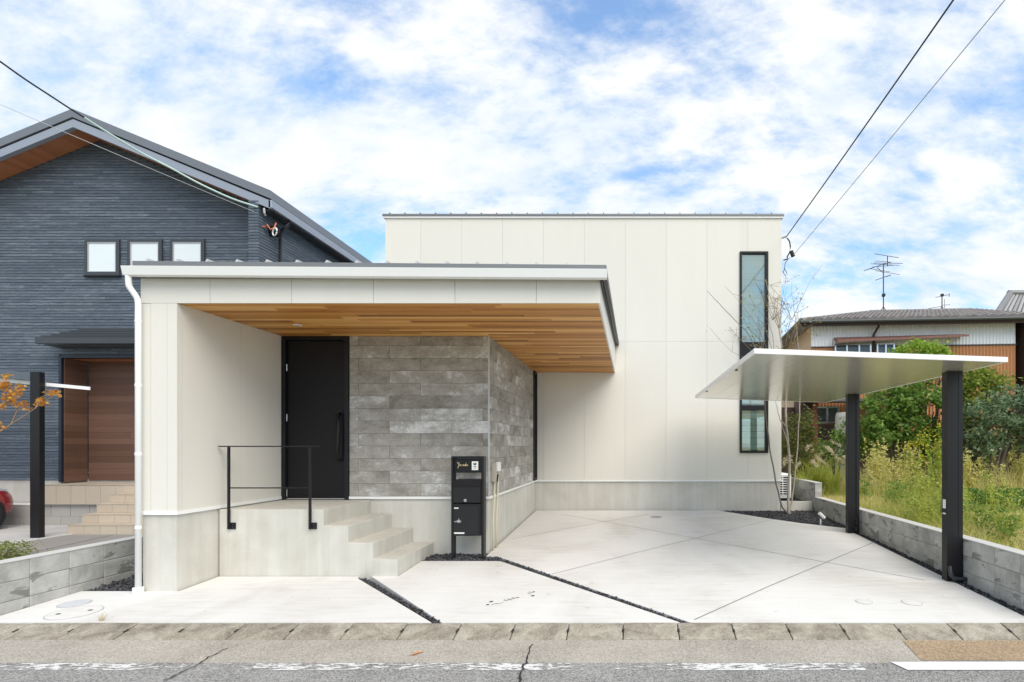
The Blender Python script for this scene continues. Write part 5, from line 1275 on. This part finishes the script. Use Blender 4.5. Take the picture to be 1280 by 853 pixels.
# pampas grass clumps
def pampas(label, x, y, h, n):
    z = .40; t = thing('pampas_grass', label, 'plant', (x, y, z))
    a = rng.uniform(0, 2 * np.pi, n); r_ = rng.uniform(0, .14, n)
    X = x + r_ * np.cos(a); Y = y + r_ * np.sin(a)
    pts_ = []; FCs = []; off = 0; Vs = []
    for i in range(n):
        an = random.uniform(0, 2 * math.pi); L_ = h * random.uniform(.6, 1.15); bend = random.uniform(.25, .8); w_ = .010
        d = np.array([math.cos(an), math.sin(an), 0]); s = np.array([-math.sin(an), math.cos(an), 0]) * w_
        for k in range(6):
            tt = k / 5; p = np.array([X[i], Y[i], z]) + d * bend * L_ * tt ** 1.8 + np.array([0, 0, L_ * (tt - .42 * bend * tt ** 2.6)])
            ww = s * (1 - tt * .85); Vs += [p - ww, p + ww]
        for k in range(5): FCs.append((off + 2 * k, off + 2 * k + 1, off + 2 * k + 3, off + 2 * k + 2))
        off += 12
    npmesh('foliage', np.array(Vs), np.array(FCs), mGG, t)
    C = []
    for _ in range(9):
        an = random.uniform(0, 2 * math.pi); tip = Vector((x + .3 * math.cos(an), y + .3 * math.sin(an), z + h * random.uniform(.9, 1.12)))
        for k in range(60): C.append(tuple(tip + Vector((math.cos(an) * .22 * k / 60 + random.gauss(0, .02), math.sin(an) * .22 * k / 60 + random.gauss(0, .02), -.12 * (k / 60) ** 2 + random.gauss(0, .02)))))
    V, FC = leaves(np.array(C), .06, .25, .0); npmesh('plume', V, FC, mPL, t)
pampas('large pampas grass clump in front of the old house window', WX(1022, 13.2), 13.2, 1.25, 260)
pampas('smaller pampas grass clump beside the white tank', WX(1041, 13.0), 13.0, 1.0, 200)
pampas('arching green pampas clump left of the far carport post', WX(1006, 12.9), 12.9, .95, 180)

# orange maple at the left edge
mp_ = thing('maple_tree', 'small maple with orange autumn leaves at the left edge', 'tree', (WX(-50, 7.6), 7.6, .04))
b = Vector(mp_.location); ZMp = 7.6
m = MB().tube([b, P(-55, 600, ZMp), P(-45, 550, ZMp), P(-35, 500, ZMp), P(-30, 460, ZMp)], [.04, .034, .028, .02, .008], 8)
brm = [[(-50, 580), (-20, 552), (5, 536), (30, 520), (55, 503), (76, 489)], [(-45, 550), (-15, 528), (2, 505), (12, 488), (24, 478)], [(-40, 520), (-15, 500), (3, 482), (8, 474)], [(5, 536), (3, 530), (0, 526)], [(14, 530), (22, 512), (36, 505)], [(44, 511), (52, 497), (70, 486)], [(0, 508), (10, 500), (22, 492)], [(-35, 500), (-60, 470), (-75, 450)], [(-40, 530), (-70, 500), (-95, 490)]]
C = []
for bb in brm:
    pts_ = [P(a, c, ZMp + random.uniform(-.05, .05)) for a, c in bb]; n = len(pts_); m.tube(pts_, [.009 - .006 * i / (n - 1) for i in range(n)], 5)
for (a, c, sx, sy, k) in ((4, 482, 7, 7, 95), (14, 496, 8, 8, 100), (24, 488, 6, 5, 45), (28, 507, 9, 5, 50), (52, 503, 7, 5, 60), (66, 491, 8, 4, 50), (3, 505, 4, 6, 35), (2, 532, 3, 5, 16), (8, 470, 5, 3, 20), (-30, 470, 18, 18, 160), (-70, 470, 20, 18, 130)):
    for _ in range(k): C.append(tuple(P(random.gauss(a, sx * .62), random.gauss(c, sy * .62), ZMp + random.gauss(0, .09))))
m.build('trunk', M('tan_twig', (.34, .24, .15), .8, var=.1), mp_)
V, FC = leaves(np.array(C), .048, .75); npmesh('crown', V, FC, mLO, mp_)
# low shrub on the neighbour's side of the wall
C = np.column_stack([rng.normal(WX(6, 7.7), .17, 900), rng.normal(7.7, .14, 900), .05 + rng.uniform(0, 1, 900) ** 1.4 * .24])
sh = thing('low_shrub', 'small yellow green creeping shrub behind the left block wall', 'shrub', (WX(6, 7.7), 7.7, .04))
V, FC = leaves(C, .055, .35); npmesh('foliage', V, FC, m_leaf('juniper_leaf', [(.20, .25, .05), (.30, .34, .08), (.14, .19, .04)]), sh)
m = MB()
for _ in range(14): m.tube([(WX(6, 7.7), 7.7, .03), (WX(6, 7.7) + random.uniform(-.3, .3), 7.7 + random.uniform(-.2, .2), random.uniform(.12, .26))], [.006, .003], 5)
m.build('stem', mTWIG, sh)
# dry weed tuft in the kerb joint, fallen leaf on the road
x, y = GP(128, 776); t = thing('dry_weed', 'tiny dry straw weed growing at the kerb joint', 'weed', (x, y, gz(y)))
V, FC = blades(x + rng.normal(0, .012, 34), np.full(34, y - .01), np.full(34, gz(y) - .01), rng.uniform(.04, .11, 34), np.full(34, .004), 1.0); npmesh('blade', V, FC, mPL, t)
zr = 1.71 * F / (818 - VY); lx_ = (521 - VX) / F * zr
tag(MB().face([(lx_ - .05, zr - .04, -.054), (lx_ - .005, zr - .03, -.048), (lx_ + .05, zr + .05, -.052), (lx_ - .0, zr + .02, -.046)]).build('fallen_leaf', M('orange_leaf', (.55, .22, .06), .7)), 'single orange fallen leaf lying on the pale road edge', 'leaf')
